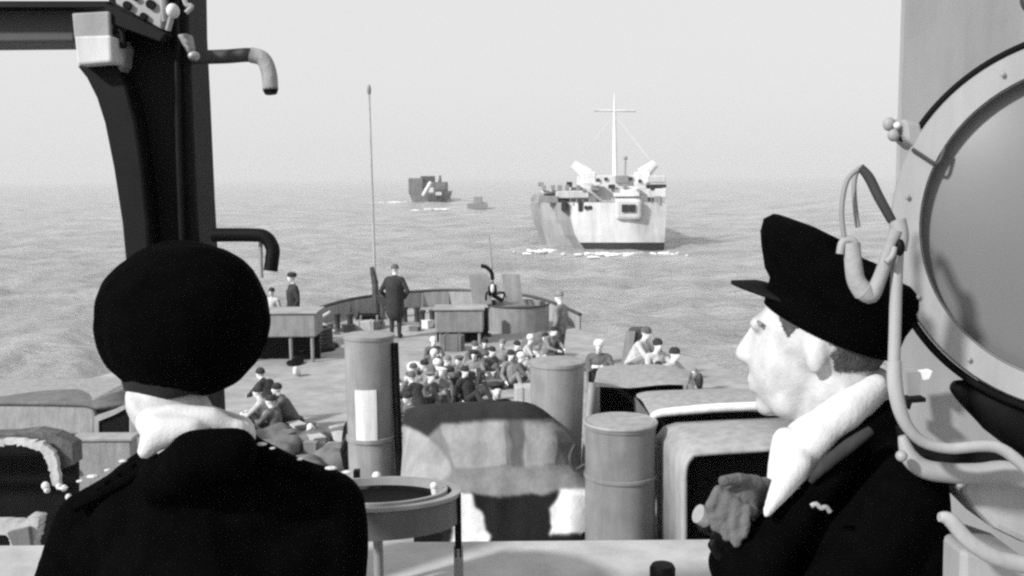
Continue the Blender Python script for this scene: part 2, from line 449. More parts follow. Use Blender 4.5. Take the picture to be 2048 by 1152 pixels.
    block('boat_boom', 1060, 1078, 404, 410, 7, 8, M_shipl); block('side_fender', 1116, 1124, 420, 450, 3.0, 4.2, M_shipg, bev=.2)
    # mast, yard, stays
    b = B(); b.cone(Q(1230, 356, 8), Q(1229, 225, 8), .30, .17, 14).cone(Q(1229, 225, 8), Q(1229, 185, 8), .14, .06, 12); b.obj('mast', M_white, root, True)
    b = B(); b.cone(Q(1188, 221, 8), Q(1272, 222, 8), .13, .13, 10); b.obj('yard', M_shipl, root, True)
    b = B(); b.cone(Q(1250, 352, 7), Q(1251, 316, 7), .12, .10, 8); b.ball(Q(1251, 316, 7), .25); b.obj('signal_pole', M_shipg, root)
    # raised booms like two open arms
    for x0, x1, s in ((1176, 1146, 1), (1284, 1310, -1)):
        b = B(); b.cone(Q(x0, 350, 5), Q(x1, 328, 5), .85, .5, 10); b.box(Q(x0, 356, 5), (1.6, 2, 1.4), bev=.1); b.obj('derrick_arm', M_white, root)
    b = B(); b.cone(Q(1262, 380, 4), Q(1262, 362, 4), .1, .1, 8); b.box(Q(1243, 358, 4), (1.4, .6, .8)); b.obj('flag_locker', M_shipg, root)
    b = B(); b.box(Q(1312, 372, 2.6), (2.2, .7, .35)); b.obj('boat_shadow_bar', M_shipd, root)  # dark bar put in as a shadow
    # broken white water at the stern
    foam_patch([(1210, 509, 1.6, .5, 26), (1302, 511, 2.2, .6, 34), (1080, 503, 1.2, 1.2, 16), (1255, 508, 2.6, .4, 20)])
lst()
def far_ship():
    D = 330.0
    root = thing('distant_ship', 'hazy dark distant ship with blocky superstructure left of the large landing ship', 'ship', G(855, 408, 0))
    def blk(name, x0, x1, y0, y1, d0, d1, m, bev=.15):
        a = P(x0, y1, D + d0); c = P(x1, y0, D + d0)
        return B().box(((a.x + c.x) / 2, D + (d0 + d1) / 2, (a.z + c.z) / 2), (abs(c.x - a.x), d1 - d0, abs(c.z - a.z)), bev=bev).obj(name, m, root)
    vs = []; fs = []
    for py, xa, xb in ((412, 824, 886), (400, 820, 890), (386, 815, 894)):
        a = P(xa, py, D); c = P(xb, py, D); z = a.z
        vs += [(a.x, D + 6, z), (a.x + 1.5, D, z), (c.x - 1.5, D, z), (c.x, D + 4, z), (c.x - 1, D + 50, z), ((a.x + c.x) / 2, D + 62, z), (a.x + 1, D + 50, z)]
    for j in range(2):
        for i in range(7): fs.append((j * 7 + i, j * 7 + (i + 1) % 7, (j + 1) * 7 + (i + 1) % 7, (j + 1) * 7 + i))
    fs.append(tuple(range(14, 21))); mesh_obj('hull', vs, fs, mat('far_grey', .17, .7, .3, .5), root)
    blk('deckhouse', 818, 846, 356, 387, 3, 14, mat('far_grey', .17, .7, .3, .5)); blk('deckhouse', 846, 892, 364, 387, 4, 16, mat('far_grey', .17, .7, .3, .5))
    blk('bridge_house', 842, 868, 352, 366, 5, 12, mat('far_dark', .06)); blk('gun_house', 872, 893, 378, 396, -.5, 3, mat('far_dark', .06))
    blk('stern_gun', 856, 874, 388, 402, -1, 2, mat('far_dark', .06)); blk('life_boat', 872, 884, 384, 391, -1.2, .5, M_shipl)
    B().cone(P(846, 392, D - 1), P(862, 364, D - 1), .8, .6, 8).obj('cargo_boom', M_shipl, root)
    B().cone(P(880, 366, D + 6), P(880, 351, D + 6), .6, .4, 8).obj('funnel', mat('far_grey', .17, .7, .3, .5), root)
    B().box(P(862, 380, D - .8), (1.6, .8, 1.6)).obj('cargo_box', M_shipl, root)
    foam_patch([(788, 405, 2.4, 3.0, 24), (877, 419, 1.9, 2.0, 22), (899, 401, .7, 1.5, 8)], 2.0)
    c = G(955, 418, 0)
    r2 = thing('small_boat', 'tiny dark boat on the hazy sea between the two ships', 'boat', c)
    vs = [(-3, 0, 0), (3, 0, 0), (2.2, 8, 0), (0, 10, 0), (-2.2, 8, 0), (-3.4, -.3, 1.6), (3.4, -.3, 1.6), (2.6, 8.4, 1.9), (0, 11, 2.2), (-2.6, 8.4, 1.9)]
    fs = [(i, (i + 1) % 5, 5 + (i + 1) % 5, 5 + i) for i in range(5)] + [(5, 6, 7, 8, 9)]
    mesh_obj('hull', [Vector(v) * .8 + c for v in vs], fs, mat('boat_grey', .30), r2)
    B().box(c + Vector((0, 3, 2.2)), (2.2, 3, 1.8), bev=.15).obj('cabin', mat('boat_grey', .30), r2)
far_ship()

# ================================================================== BOW
# jackstaff
base = G(753, 628, DECK); dj = 28.6
t = thing('jackstaff', 'tall thin pale jackstaff with dark finial standing at the bow', 'pole', (P(753, 640, dj).x, P(753, 640, dj).y, DECK))
pb = Vector((t.location.x, t.location.y, DECK))
pt = P(738, 180, dj); pm = P(750, 560, dj)
B().cone(pm, pt, .038, .026, 10).obj('pole', mat('pole_paint', .42), t, True)
B().ball(pt, (.06, .06, .16)).obj('finial', M_grey, t, True)
B().cone(pb, pm, .12, .085, 10).box(pb + Vector((0, 0, .03)), (.4, .4, .06)).cone(pm - Vector((0, 0, .1)), P(744, 534, dj), .10, .07, 8).obj('socket', M_dark2, t, True)
b = B(); q = P(762, 600, dj); b.box(q, (.4, .15, .3), bev=.03).cone(pb + Vector((.25, -.1, .0)), q, .05, .05, 8); b.obj('halyard_box', M_dark2, t)

def platform(label, x0, x1, y0, y1, d, depth, legx):
    a = P(x0, y1, d); c = P(x1, y0, d)
    t = thing('gun_platform', label, 'platform', ((a.x + c.x) / 2, a.y + depth / 2, DECK), 'raised platforms on the foredeck')
    B().box(((a.x + c.x) / 2, a.y + depth / 2, (a.z + c.z) / 2), (c.x - a.x, depth, c.z - a.z), bev=.03).obj('coaming', M_grey, t)
    B().box(((a.x + c.x) / 2, a.y + depth / 2, c.z + .015), (c.x - a.x + .08, depth + .08, .03)).obj('top_plate', M_deck, t)
    for lx in legx:
        X = P(lx, 600, d).x
        for yy in (a.y + .08, a.y + depth - .1):
            B().cone((X, yy, DECK), (X, yy, a.z + .01), .04, .04, 10).obj('leg', M_grey, t)
    B().box(((a.x + c.x) / 2, a.y + depth * .6, (a.z + DECK) / 2), ((c.x - a.x) * .98, .1, a.z - DECK - .02)).obj('shade_panel', M_black, t)  # black panel added for the shade under the platform
    return t
platform('grey platform raised on thin legs beside the big ball-like cap', 440, 631, 626, 676, 21.8, .9, (470, 579, 622))
platform('grey platform raised on thin legs left of the round gun tub', 870, 966, 619, 666, 24.0, .8, (880, 917, 958))
# anchor windlass and bits in the bow
c = G(740, 655, DECK)
t = thing('anchor_windlass', 'small dark anchor windlass on the foredeck before the jackstaff', 'windlass', c)
B().box(c + Vector((0, 0, .06)), (.75, .6, .12), bev=.02).obj('bed_plate', M_grey, t)
B().cone(c + Vector((-.33, 0, .3)), c + Vector((.33, 0, .3)), .09, .09, 18).obj('drum', M_dark, t, True)
for s in (-1, 1):
    B().cone(c + Vector((s * .3, 0, .3)), c + Vector((s * .36, 0, .3)), .16, .16, 18).obj('flange', M_dark2, t, True)
    B().box(c + Vector((s * .22, 0, .2)), (.06, .3, .3), bev=.02).obj('side_frame', M_grey, t)
def bollard(px, py, k, lab):
    c = G(px, py, DECK)
    t = thing('mooring_bitts', lab, 'bollard', c, 'mooring bitts on the foredeck')
    B().box(c + Vector((0, 0, .03)), (.6 * k, .26 * k, .06), bev=.01).obj('base_plate', M_grey, t)
    for s in (-1, 1):
        B().lathe([(0, .0), (.085, .0), (.075, .1), (.075, .34), (.1, .37), (.1, .42), (0, .44)], Matrix.Translation(c + Vector((s * .17 * k, 0, .05))), 16).obj('post', M_dark2, t, True)
bollard(688, 662, 1, 'dark mooring bitts by the platform near the jackstaff')
bollard(822, 648, 1, 'dark mooring bitts right of the tall coated man')
bollard(855, 655, .8, 'small dark mooring bitts left of the right-hand platform')
# anchor stowed on deck: shank with two flukes, pale
c = G(648, 668, DECK)
t = thing('stowed_anchor', 'pale anchor lying on the foredeck right of the left platform', 'anchor', c)
B().cone(c + Vector((-.35, -.1, .25)), c + Vector((.15, .15, .55)), .06, .05, 10).obj('shank', M_canvasl, t)
B().cone(c + Vector((-.15, .0, .32)), c + Vector((.3, -.2, .08)), .07, .05, 10).obj('fluke', M_canvasl, t); B().box(c + Vector((-.25, 0, .12)), (.5, .3, .24), bev=.05).obj('crown', M_dark, t)
c = G(635, 690, DECK)
t = thing('rope_coil', 'dark coil of hawser on the deck below the anchor', 'rope', c)
b = B()
for k in range(5): b.tube([c + Vector((.33 * math.cos(a), .33 * math.sin(a), .05 + .085 * k)) for a in np.linspace(0, 6.2, 20)], .05, 8, 1)
b.obj('hawser', M_dark2, t, True)

# ---- round gun tub and twin-shield gun
d = 26.4; c = P(1037, 640, d); c.z = DECK; ztop = P(1037, 607, d).z
t = thing('gun_tub', 'round grey steel gun tub at the starboard bow under the shielded gun', 'gun tub', c)
rt = m_px(61, d)
B().lathe([(rt, 0), (rt, ztop - DECK), (rt - .04, ztop - DECK + .02), (rt - .06, ztop - DECK), (rt - .06, .55), (0, .55)], Matrix.Translation(c), 48).obj('shield_wall', M_grey, t, True)
B().tube([c + Vector((rt * math.cos(a), rt * math.sin(a), ztop - DECK)) for a in np.linspace(0, 6.28, 41)], .03, 8, 1).obj('rim', M_dark2, t, True)
g = P(990, 590, d - .2); gz = P(990, 610, d).z
t = thing('deck_gun', 'anti-aircraft gun with two square shields and barrel pointing skyward', 'gun', Vector((g.x, g.y, DECK)))
def plate(pts, dd, m, name, th=.025): return B().prism(pts, dd, dd + th).obj(name, m, t)
plate([(937, 549), (972, 547), (979, 555), (984, 608), (946, 610)], d - .45, M_vent, 'shield'); plate([(1003, 548), (1040, 549), (1045, 600), (1012, 606), (1008, 580)], d - .40, M_vent, 'shield')
B().cone(Vector((g.x - .12, g.y, DECK + .0)), P(986, 600, d - .2), .13, .09, 14).obj('pedestal', M_dark2, t, True)
B().cone(P(985, 575, d - .2), P(978, 470, d + .3), .05, .018, 10).obj('barrel', M_grey, t, True)
B().tube([P(962, 532, d - .3), P(972, 534, d - .3), P(983, 545, d - .3), P(985, 560, d - .3)], .05, 8).obj('magazine', M_dark, t, True)
B().box(P(985, 580, d - .3), (.22, .5, .25), bev=.03).cone(P(985, 590, d - .6), P(1006, 602, d - .6), .06, .05, 8).obj('breech', M_dark, t)
B().ball(P(985, 577, d - .62), (.055, .06, .12)).obj('sight_lamp', M_white, t, True)
for s in (972, 1006): B().tube([P(s, 600, d - .7), P(s + 2, 585, d - .85), P(988, 590, d - .6)], .025, 8).obj('shoulder_rest', M_dark, t, True)
# dark post beside the tub carrying the splinter mat
c = P(970, 660, 25.3)
t = thing('splinter_post', 'dark upright post between the right platform and the gun tub', 'post', Vector((c.x, c.y, DECK)))
B().box((c.x, c.y, (DECK + P(970, 615, 25.3).z) / 2), (.17, .17, P(970, 615, 25.3).z - DECK), bev=.02).obj('post', M_dark, t); B().box((c.x, c.y, DECK + .03), (.3, .3, .06)).obj('foot_plate', M_dark2, t)

# ================================================================== MID DECK
def vent(name, label, px, top, bot, wt, wb, d=None, cat='ventilator', mt=None):
    c = G(px, bot, DECK); d = d or (c - EYE).dot(CAMROT @ Vector((0, 0, -1)))
    zt_ = P(px, top, d).z; r0 = m_px(wb / 2, d); r1 = m_px(wt / 2, d); h = zt_ - DECK
    t = thing(name, label, cat, c)
    B().lathe([(r0 + .05, 0), (r0 + .05, .03), (r0, .04), (r1, h - .05), (r1 + .012, h - .04), (r1 + .012, h), (r1 - .02, h + .012), (0, h + .02)], Matrix.Translation(c), 56).obj('trunk', mt or M_vent, t, True)
    return t, c, r0, r1, h
t, c, r0, r1, h = vent('ventilator_trunk', 'tall grey ventilator trunk carrying a white painted panel', 745, 664, 962, 97, 92)
dv = (c - EYE).dot(CAMROT @ Vector((0, 0, -1)))
za = P(745, 766, dv).z; zb = P(745, 868, dv).z; vs = []; fs = []
for k in range(9):
    a = R(-90) + (k - 4.2) / 4 * R(25) + R(-2)
    for z_, q in ((zb, 0), (za, 0), (za, 1), (zb, 1)):
        rr = r0 + (r1 - r0) * (z_ - DECK) / h + (.004 if q else .016); vs.append((c.x + rr * math.cos(a), c.y + rr * math.sin(a), z_))
for k in range(8):
    for j in range(4): fs.append((4 * k + j, 4 * k + (j + 1) % 4, 4 * k + 4 + (j + 1) % 4, 4 * k + 4 + j))
fs += [(0, 1, 2, 3), (32, 33, 34, 35)]
mesh_obj('notice_panel', vs, fs, M_white, t)
B().lathe([(r0 + .025, 0), (r0 + .025, .05), (r0 + .006, .06)], Matrix.Translation((c.x, c.y, P(745, 874, dv).z)), 48).obj('flange', M_vent, t, True)
B().cone((c.x + r0 + .07, c.y - .1, DECK), (c.x + r0 + .04, c.y - .1, DECK + h * .95), .05, .05, 10).obj('drain_pipe', M_dark, t, True)
B().lathe([(.035, 0), (.05, .05), (.05, .17), (0, .2)], Matrix.Translation(P(799, 826, dv)), 12).obj('pipe_cap', M_white, t, True)
t2, c2, a2, b2, h2 = vent('ventilator_trunk', 'tapering grey ventilator trunk behind the camouflaged vehicle cover', 1115, 716, 1010, 108, 88)
d2 = (c2 - EYE).dot(CAMROT @ Vector((0, 0, -1)))
B().cone(P(1163, 1000, d2 - .5), P(1184, 765, d2 - .4), .035, .05, 10).obj('side_pipe', M_lgrey, t2, True)
t3, c3, a3, b3, h3 = vent('deck_drum', 'wide grey steel drum beside the rounded hood locker', 1240, 838, 1085, 138, 140, cat='drum', mt=mat('drum_paint', .21, .55, .14, 4, bump=.1))
B().tube([c3 + Vector((a3 * math.cos(a), a3 * math.sin(a), h3 + .005)) for a in np.linspace(0, 6.28, 41)], .02, 8, 1).obj('rim', M_lgrey, t3, True)
B().lathe([(b3 - .01, h3 + .022), (0, h3 + .03)], Matrix.Translation(c3), 40).obj('lid', M_lgrey, t3, True)
B().lathe([(a3 + .001, .75), (a3 + .014, .76), (a3 + .014, .79), (a3 + .001, .8)], Matrix.Translation(c3), 48).obj('hoop', mat('drum_paint', .21), t3, True)

# ---- camouflaged canvas-covered vehicle
def camo():
    D = 10.9
    t = thing('covered_vehicle', 'canvas-covered vehicle with dark and pale camouflage patches before the bridge', 'vehicle', G(1010, 1085, DECK))
    lv = [(802, 972, 1036, 11.7), (804, 905, 1052, 11.6), (809, 850, 1070, 11.5), (818, 812, 1086, 11.42), (830, 806, 1100, 11.38), (845, 806, 1112, 11.36), (862, 806, 1136, 11.33), (885, 806, 1150, 11.28),
          (930, 803, 1160, 11.2), (955, 801, 1178, 11.1), (975, 802, 1200, 11.0), (990, 806, 1212, 10.95), (1030, 812, 1219, 10.93), (1080, 815, 1216, 10.92), (1092, 815, 1214, 10.92)]
    NV = 120; NH = 180
    pys = np.linspace(802, 1091, NV); col = list(zip(*lv))
    xl = np.interp(pys, col[0], col[1]); xr = np.interp(pys, col[0], col[2]); dd = np.interp(pys, col[0], col[3])
    vs = []; fs = []; idx = []; proj = []
    def inside(p, poly):
        x, y = p; r_ = False; j = len(poly) - 1
        for i in range(len(poly)):
            if (poly[i][1] > y) != (poly[j][1] > y) and x < (poly[j][0] - poly[i][0]) * (y - poly[i][1]) / (poly[j][1] - poly[i][1]) + poly[i][0]: r_ = not r_
            j = i
        return r_
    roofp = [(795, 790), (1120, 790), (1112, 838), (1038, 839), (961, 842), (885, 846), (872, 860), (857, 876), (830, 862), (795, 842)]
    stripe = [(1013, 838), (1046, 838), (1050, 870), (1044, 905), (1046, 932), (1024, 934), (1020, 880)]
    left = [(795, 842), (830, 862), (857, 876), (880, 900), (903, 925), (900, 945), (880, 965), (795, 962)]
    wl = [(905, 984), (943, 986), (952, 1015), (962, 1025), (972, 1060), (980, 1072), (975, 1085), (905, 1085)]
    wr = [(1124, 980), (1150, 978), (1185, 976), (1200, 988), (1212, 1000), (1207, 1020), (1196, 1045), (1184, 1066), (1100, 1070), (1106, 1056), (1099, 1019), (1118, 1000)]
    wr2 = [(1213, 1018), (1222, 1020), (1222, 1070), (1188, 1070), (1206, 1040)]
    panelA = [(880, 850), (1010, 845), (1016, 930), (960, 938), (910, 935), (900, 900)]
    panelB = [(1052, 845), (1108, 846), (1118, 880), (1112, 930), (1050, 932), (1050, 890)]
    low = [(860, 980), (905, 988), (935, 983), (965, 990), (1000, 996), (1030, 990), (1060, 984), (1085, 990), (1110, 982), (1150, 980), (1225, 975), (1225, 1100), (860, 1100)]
    g2 = np.random.default_rng(5)
    kv = [(g2.normal(size=2) * .012 * (1 + k), g2.uniform(0, 6)) for k in range(6)]
    for j in range(NV):
        for i in range(NH + 1):
            u = -1 + 2 * i / NH
            x = (xl[j] + xr[j]) / 2 + u * (xr[j] - xl[j]) / 2
            de = dd[j] + .55 * (1 - (1 - abs(u) ** 6) ** .5) if pys[j] > 806 else dd[j] + .1
            fold = sum(math.sin(a[0] * x + a[1] * pys[j] + ph) / (1 + k * .4) for k, (a, ph) in enumerate(kv)) * .014
            # panel ridges: flaps stand proud
            if inside((x, pys[j]), panelA) or inside((x, pys[j]), panelB): de -= .008
            if inside((x, pys[j]), wr): de -= .012
            vs.append(P(x, pys[j], de + fold)); proj.append((x, pys[j]))
    W = NH + 1
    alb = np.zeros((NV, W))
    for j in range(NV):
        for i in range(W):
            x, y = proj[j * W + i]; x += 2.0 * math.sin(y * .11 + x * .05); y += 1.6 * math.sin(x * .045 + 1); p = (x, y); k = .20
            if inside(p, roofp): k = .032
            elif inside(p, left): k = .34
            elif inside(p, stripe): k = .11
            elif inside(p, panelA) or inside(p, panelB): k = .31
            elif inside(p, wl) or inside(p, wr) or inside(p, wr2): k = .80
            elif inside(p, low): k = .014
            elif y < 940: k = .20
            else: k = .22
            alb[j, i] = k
    for _ in range(3):
        q = np.pad(alb, 1, mode='edge'); alb = (q[:-2, 1:-1] + q[2:, 1:-1] + q[1:-1, :-2] + q[1:-1, 2:] + 2 * q[1:-1, 1:-1]) / 6
    for j in range(NV - 1):
        for i in range(NH):
            a = j * W + i; fs.append((a, a + W, a + W + 1, a + 1)); idx.append(0)
    # back, top and sides
    nb = len(vs); 
    for j in range(NV):
        for i in (0, NH):
            v = vs[j * W + i]; yb_ = max(v.y, 11.0) + 2.0; vs.append(Vector((v.x * .8, yb_, max(DECK, EYE.z - (EYE.z - v.z) * yb_ / v.y - .12))))
    for j in range(NV - 1):
        a, b_ = nb + 2 * j, nb + 2 * j + 1
        fs += [(j * W, a, a + 2, (j + 1) * W), (j * W + NH, (j + 1) * W + NH, b_ + 2, b_), (a, b_, b_ + 2, a + 2)]; idx += [0, 0, 0]
    fs.append(tuple(range(0, W)) + (nb + 1, nb)); idx.append(0)
    cm = mat('camouflage_paint', 1.0, .9, .12, 5, bump=.35, spec=.1, wear=.22)
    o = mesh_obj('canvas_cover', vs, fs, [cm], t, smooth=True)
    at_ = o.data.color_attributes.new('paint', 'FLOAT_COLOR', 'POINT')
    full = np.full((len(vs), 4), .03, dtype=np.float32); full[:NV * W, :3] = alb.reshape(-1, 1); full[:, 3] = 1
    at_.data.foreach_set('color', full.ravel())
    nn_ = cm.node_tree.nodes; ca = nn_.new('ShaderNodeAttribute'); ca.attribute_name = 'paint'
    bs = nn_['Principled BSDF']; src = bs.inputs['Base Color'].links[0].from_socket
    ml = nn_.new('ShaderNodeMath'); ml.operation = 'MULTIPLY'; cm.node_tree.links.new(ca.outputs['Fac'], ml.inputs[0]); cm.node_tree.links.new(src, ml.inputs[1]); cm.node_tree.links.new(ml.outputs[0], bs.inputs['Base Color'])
    B().box(G(1010, 1088, DECK) + Vector((0, .8, .06)), (2.0, 1.6, .12)).obj('chock', M_dark, t)
    # lashing hanging over the right flank
    B().tube([P(1150, 890, 11.1), P(1140, 915, 11.0), P(1150, 940, 11.0), P(1172, 930, 11.0), P(1190, 960, 10.9), P(1216, 985, 10.9)], .022, 8).obj('lashing', M_dark2, t, True)
camo()

# ---- hood locker with a rounded open front
def hood():
    D = 9.9
    t = thing('hood_locker', 'pale grey steel locker with rounded top and dark open front', 'locker', G(1450, 1200, DECK))
    def Q(x, y, d=D): return P(x, y, d)
    zb = Q(1440, 1110).z
    fo = [(1376, 930), (1384, 920), (1400, 912), (1640, 897), (1640, 1110), (1382, 1110)]  # opening edge
    # outer shell: front frame around opening, top and left side
    x0 = Q(1368, 1000).x; x1 = Q(1660, 1000).x
    top_f = [Q(1372, 940), Q(1378, 918), Q(1395, 905), Q(1660, 890)]
    # roof: front edge polyline to back edge polyline
    back = [P(1318, 905, 11.1), P(1313, 880, 11.1), P(1330, 852, 11.1), P(1370, 846, 11.1)]
    back = [Vector((v.x, v.y, v.z)) for v in back]
    vs = []; fs = []
    F = [Vector((x0, Q(1368, 1110).y, DECK)), Q(1368, 960), Q(1371, 932), Q(1382, 914), Q(1400, 907), Q(1520, 899), Q(1660, 890)]
    Bk = [Vector((P(1320, 905, 11.1).x, P(1320, 905, 11.1).y, DECK)), P(1318, 900, 11.1), P(1315, 876, 11.1), P(1330, 857, 11.1), P(1352, 850, 11.1), P(1450, 845, 11.1), P(1580, 840, 11.1)]
    for q in range(5):
        s_ = q / 4
        for a, c in zip(F, Bk):
            v = a.lerp(c, s_); v.z += .06 * math.sin(math.pi * s_) * (1 if a.z > DECK + .5 else 0); vs.append(v)
    n_ = len(F)
    for q in range(4):
        for i in range(n_ - 1): a = q * n_ + i; fs.append((a, a + 1, a + n_ + 1, a + n_))
    o = mesh_obj('hood_shell', vs, fs, M_lgrey, t, smooth=True)
    md = o.modifiers.new('s', 'SOLIDIFY'); md.thickness = .03; md.offset = 1
    B().tube(F[1:], .028, 10, 4).obj('edge_bead', M_lgrey, t, True)
    B().cone(F[0], F[1], .03, .03, 10).obj('corner_post', M_lgrey, t, True)
    w_ = x1 - x0
    yb = Bk[5].y - .1
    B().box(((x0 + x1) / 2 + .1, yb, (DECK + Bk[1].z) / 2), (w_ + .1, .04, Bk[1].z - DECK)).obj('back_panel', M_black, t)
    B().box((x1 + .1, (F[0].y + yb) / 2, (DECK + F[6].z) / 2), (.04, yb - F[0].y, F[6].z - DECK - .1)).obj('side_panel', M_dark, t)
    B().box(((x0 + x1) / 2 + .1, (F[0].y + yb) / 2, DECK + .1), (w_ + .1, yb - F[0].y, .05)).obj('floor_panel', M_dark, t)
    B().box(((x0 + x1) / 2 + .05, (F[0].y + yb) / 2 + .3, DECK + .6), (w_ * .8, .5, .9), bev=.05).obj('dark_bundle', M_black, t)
hood()

# ---- tarpaulin-roofed trucks on the right
def truck(label, roof_front, roof_back, body_l, dfront, dback, zbody, white_edge=False):
    c = P((roof_front[0][0] + roof_front[-1][0]) / 2, roof_front[0][1], dfront)
    t = thing('canvas_truck', label, 'truck', Vector((c.x, c.y, DECK)))
    F = [P(x, y, dfront) for x, y in roof_front]; Bk = [P(x, y, dback) for x, y in roof_back]
    vs = []; fs = []; n_ = len(F); N = 9
    for q in range(N):
        s_ = q / (N - 1)
        for k, (a, c_) in enumerate(zip(F, Bk)):
            v = a.lerp(c_, s_); v.z += .05 * math.sin(math.pi * s_) + .012 * math.sin(k * 2.1 + q * 1.7); vs.append(v)
    for q in range(N - 1):
        for i in range(n_ - 1): a = q * n_ + i; fs.append((a, a + 1, a + n_ + 1, a + n_))
    o = mesh_obj('canvas_roof', vs, fs, M_canvas, t, smooth=True)
    md = o.modifiers.new('s', 'SOLIDIFY'); md.thickness = .02; md.offset = -1
    su = o.modifiers.new('u', 'SUBSURF'); su.levels = 1; su.render_levels = 1
    return t, F, Bk
rf = [(1186, 772), (1215, 775), (1260, 775), (1300, 771), (1340, 768), (1380, 769)]
rb = [(1196, 735), (1220, 729), (1262, 728), (1300, 727), (1345, 730), (1392, 746)]
t, F, Bk = truck('truck with pale canvas roof and black open back, right of the tapering trunk', rf, rb, None, 12.6, 14.2, 0)
xa, xb = F[0].x, F[-1].x; yf, yb = F[0].y, Bk[0].y; zr = min(v.z for v in F) - .06
B().box(((xa + xb) / 2, yb - .25, (DECK + .5 + zr) / 2), (xb - xa - .1, .06, zr - DECK - .5)).obj('front_bulkhead', M_black, t)  # coloured black for the shadow inside the canvas
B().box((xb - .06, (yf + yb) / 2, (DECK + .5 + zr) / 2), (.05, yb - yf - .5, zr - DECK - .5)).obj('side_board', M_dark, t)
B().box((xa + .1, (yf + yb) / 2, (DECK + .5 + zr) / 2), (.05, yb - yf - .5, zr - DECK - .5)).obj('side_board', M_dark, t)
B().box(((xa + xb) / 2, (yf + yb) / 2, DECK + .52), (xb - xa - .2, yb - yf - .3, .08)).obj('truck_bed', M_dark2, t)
B().cone((xb - .1, yf + .05, DECK + .55), F[-1] - Vector((.05, 0, 0)), .03, .03, 8).obj('hoop_post', M_grey, t)
B().cone((xa + .06, yf + .05, DECK + .55), F[0] + Vector((.05, 0, .0)), .035, .035, 8).obj('hoop_post', M_lgrey, t)
for sx in (xa + .25, xb - .3):
    for sy in (yf + .4, yb - .5):
        w_ = B().cone((sx - .1, sy, DECK + .33), (sx + .1, sy, DECK + .33), .33, .33, 20).obj('wheel', M_dark, t, True)
# small finial at the corner of that roof
q = P(1399, 762, 13.0)
B().cone(Vector((q.x, q.y, DECK + .5)), q, .025, .025, 8).ball(q, (.05, .05, .11)).obj('marker_post', M_dark2, t, True)

rf = [(1302, 838), (1320, 826), (1400, 818), (1440, 815), (1520, 812), (1620, 810)]
rb = [(1268, 790), (1285, 781), (1350, 778), (1420, 777), (1500, 777), (1620, 777)]
t, F, Bk = truck('truck with pale canvas roof and white-edged hood, behind the hood locker', rf, rb, None, 11.35, 12.55, 0)
B().tube([v + Vector((0, -.02, .0)) for v in F], [.035, .05, .055, .055, .055, .05], 10, 4).obj('white_edge_roll', M_white, t, True)
xa, xb = F[0].x, F[-1].x; yf, yb = F[0].y, Bk[0].y; zr = F[0].z - .05
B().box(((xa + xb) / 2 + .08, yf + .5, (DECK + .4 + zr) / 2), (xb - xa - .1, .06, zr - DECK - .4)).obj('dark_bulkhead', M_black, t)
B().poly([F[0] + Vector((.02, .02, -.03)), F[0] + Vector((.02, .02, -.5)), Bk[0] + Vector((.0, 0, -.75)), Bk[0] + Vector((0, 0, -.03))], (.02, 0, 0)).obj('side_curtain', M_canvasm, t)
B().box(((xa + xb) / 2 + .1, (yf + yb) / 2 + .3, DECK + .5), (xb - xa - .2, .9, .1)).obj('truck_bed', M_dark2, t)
for sx in (xa + .3, xb - .3):
    B().cone((sx - .1, yf + .75, DECK + .33), (sx + .1, yf + .75, DECK + .33), .33, .33, 20).obj('wheel', M_dark, t, True)

# ---- left side: covered lorry with window, box, open canvas
D = 13.2
t = thing('canvas_lorry', 'lorry with dark canvas top and pale side at the left edge', 'lorry', Vector((P(100, 900, D).x, P(100, 900, D).y, DECK)))
B().prism([(-260, 808), (170, 808), (186, 816), (190, 830), (190, 862), (188, 876), (150, 870), (60, 866), (-260, 872)], D, D + 1.7).obj('side_panel', M_canvas, t, bev=.04)
vs = []; fs = []
fr_ = [(-260, 803), (0, 803), (90, 804), (170, 806), (190, 812), (262, 806)]; bk_ = [(-260, 776), (10, 790), (70, 775), (140, 770), (210, 775), (262, 780)]
F = [P(x, y, D - .02) for x, y in fr_]; K = [P(x, y, D + 1.8) for x, y in bk_]
for q in range(5):
    for a, c_ in zip(F, K): v = a.lerp(c_, q / 4); v.z += .06 * math.sin(math.pi * q / 4); vs.append(v)
for q in range(4):
    for i in range(5): a = q * 6 + i; fs.append((a, a + 1, a + 7, a + 6))
o = mesh_obj('canvas_top', vs, fs, M_canvasm, t, smooth=True); md = o.modifiers.new('s', 'SOLIDIFY'); md.thickness = .05; md.offset = -1
B().prism([(192, 832), (226, 820), (262, 804), (262, 812), (228, 830), (196, 843)], D - .04, D + .06).obj('window_brow', M_lgrey, t)
B().prism([(196, 838), (257, 812), (257, 878), (196, 878)], D + .0, D + .03).obj('cab_opening', M_black, t)
B().prism([(189, 832), (197, 836), (197, 880), (189, 880)], D - .03, D + .3).obj('door_pillar', M_lgrey, t)
B().prism([(257, 800), (292, 796), (296, 860), (285, 930), (258, 930)], D - .06, D + 1.2).obj('cab_corner', M_grey, t, bev=.03)
B().prism([(-260, 868), (60, 868), (150, 872), (190, 880), (258, 880), (258, 1000), (-260, 1000)], D + .05, D + .3).obj('chassis', M_canvasm, t, bev=.03)
D = 11.4
t = thing('deck_box', 'grey steel box with pale rim below the dark cab opening', 'box', Vector((P(200, 930, D).x, P(200, 930, D).y, DECK)))
zb_ = P(200, 882, D).z; xa = P(146, 900, D).x; xb = P(262, 900, D).x; y0 = P(200, 900, D).y
B().box(((xa + xb) / 2, y0 + .11, (zb_ + DECK) / 2), (xb - xa, .22, zb_ - DECK), bev=.02).obj('body', M_canvas, t); B().box(((xa + xb) / 2, y0 + .11, zb_ + .02), (xb - xa + .06, .26, .05), bev=.015).obj('lid', M_lgrey, t)
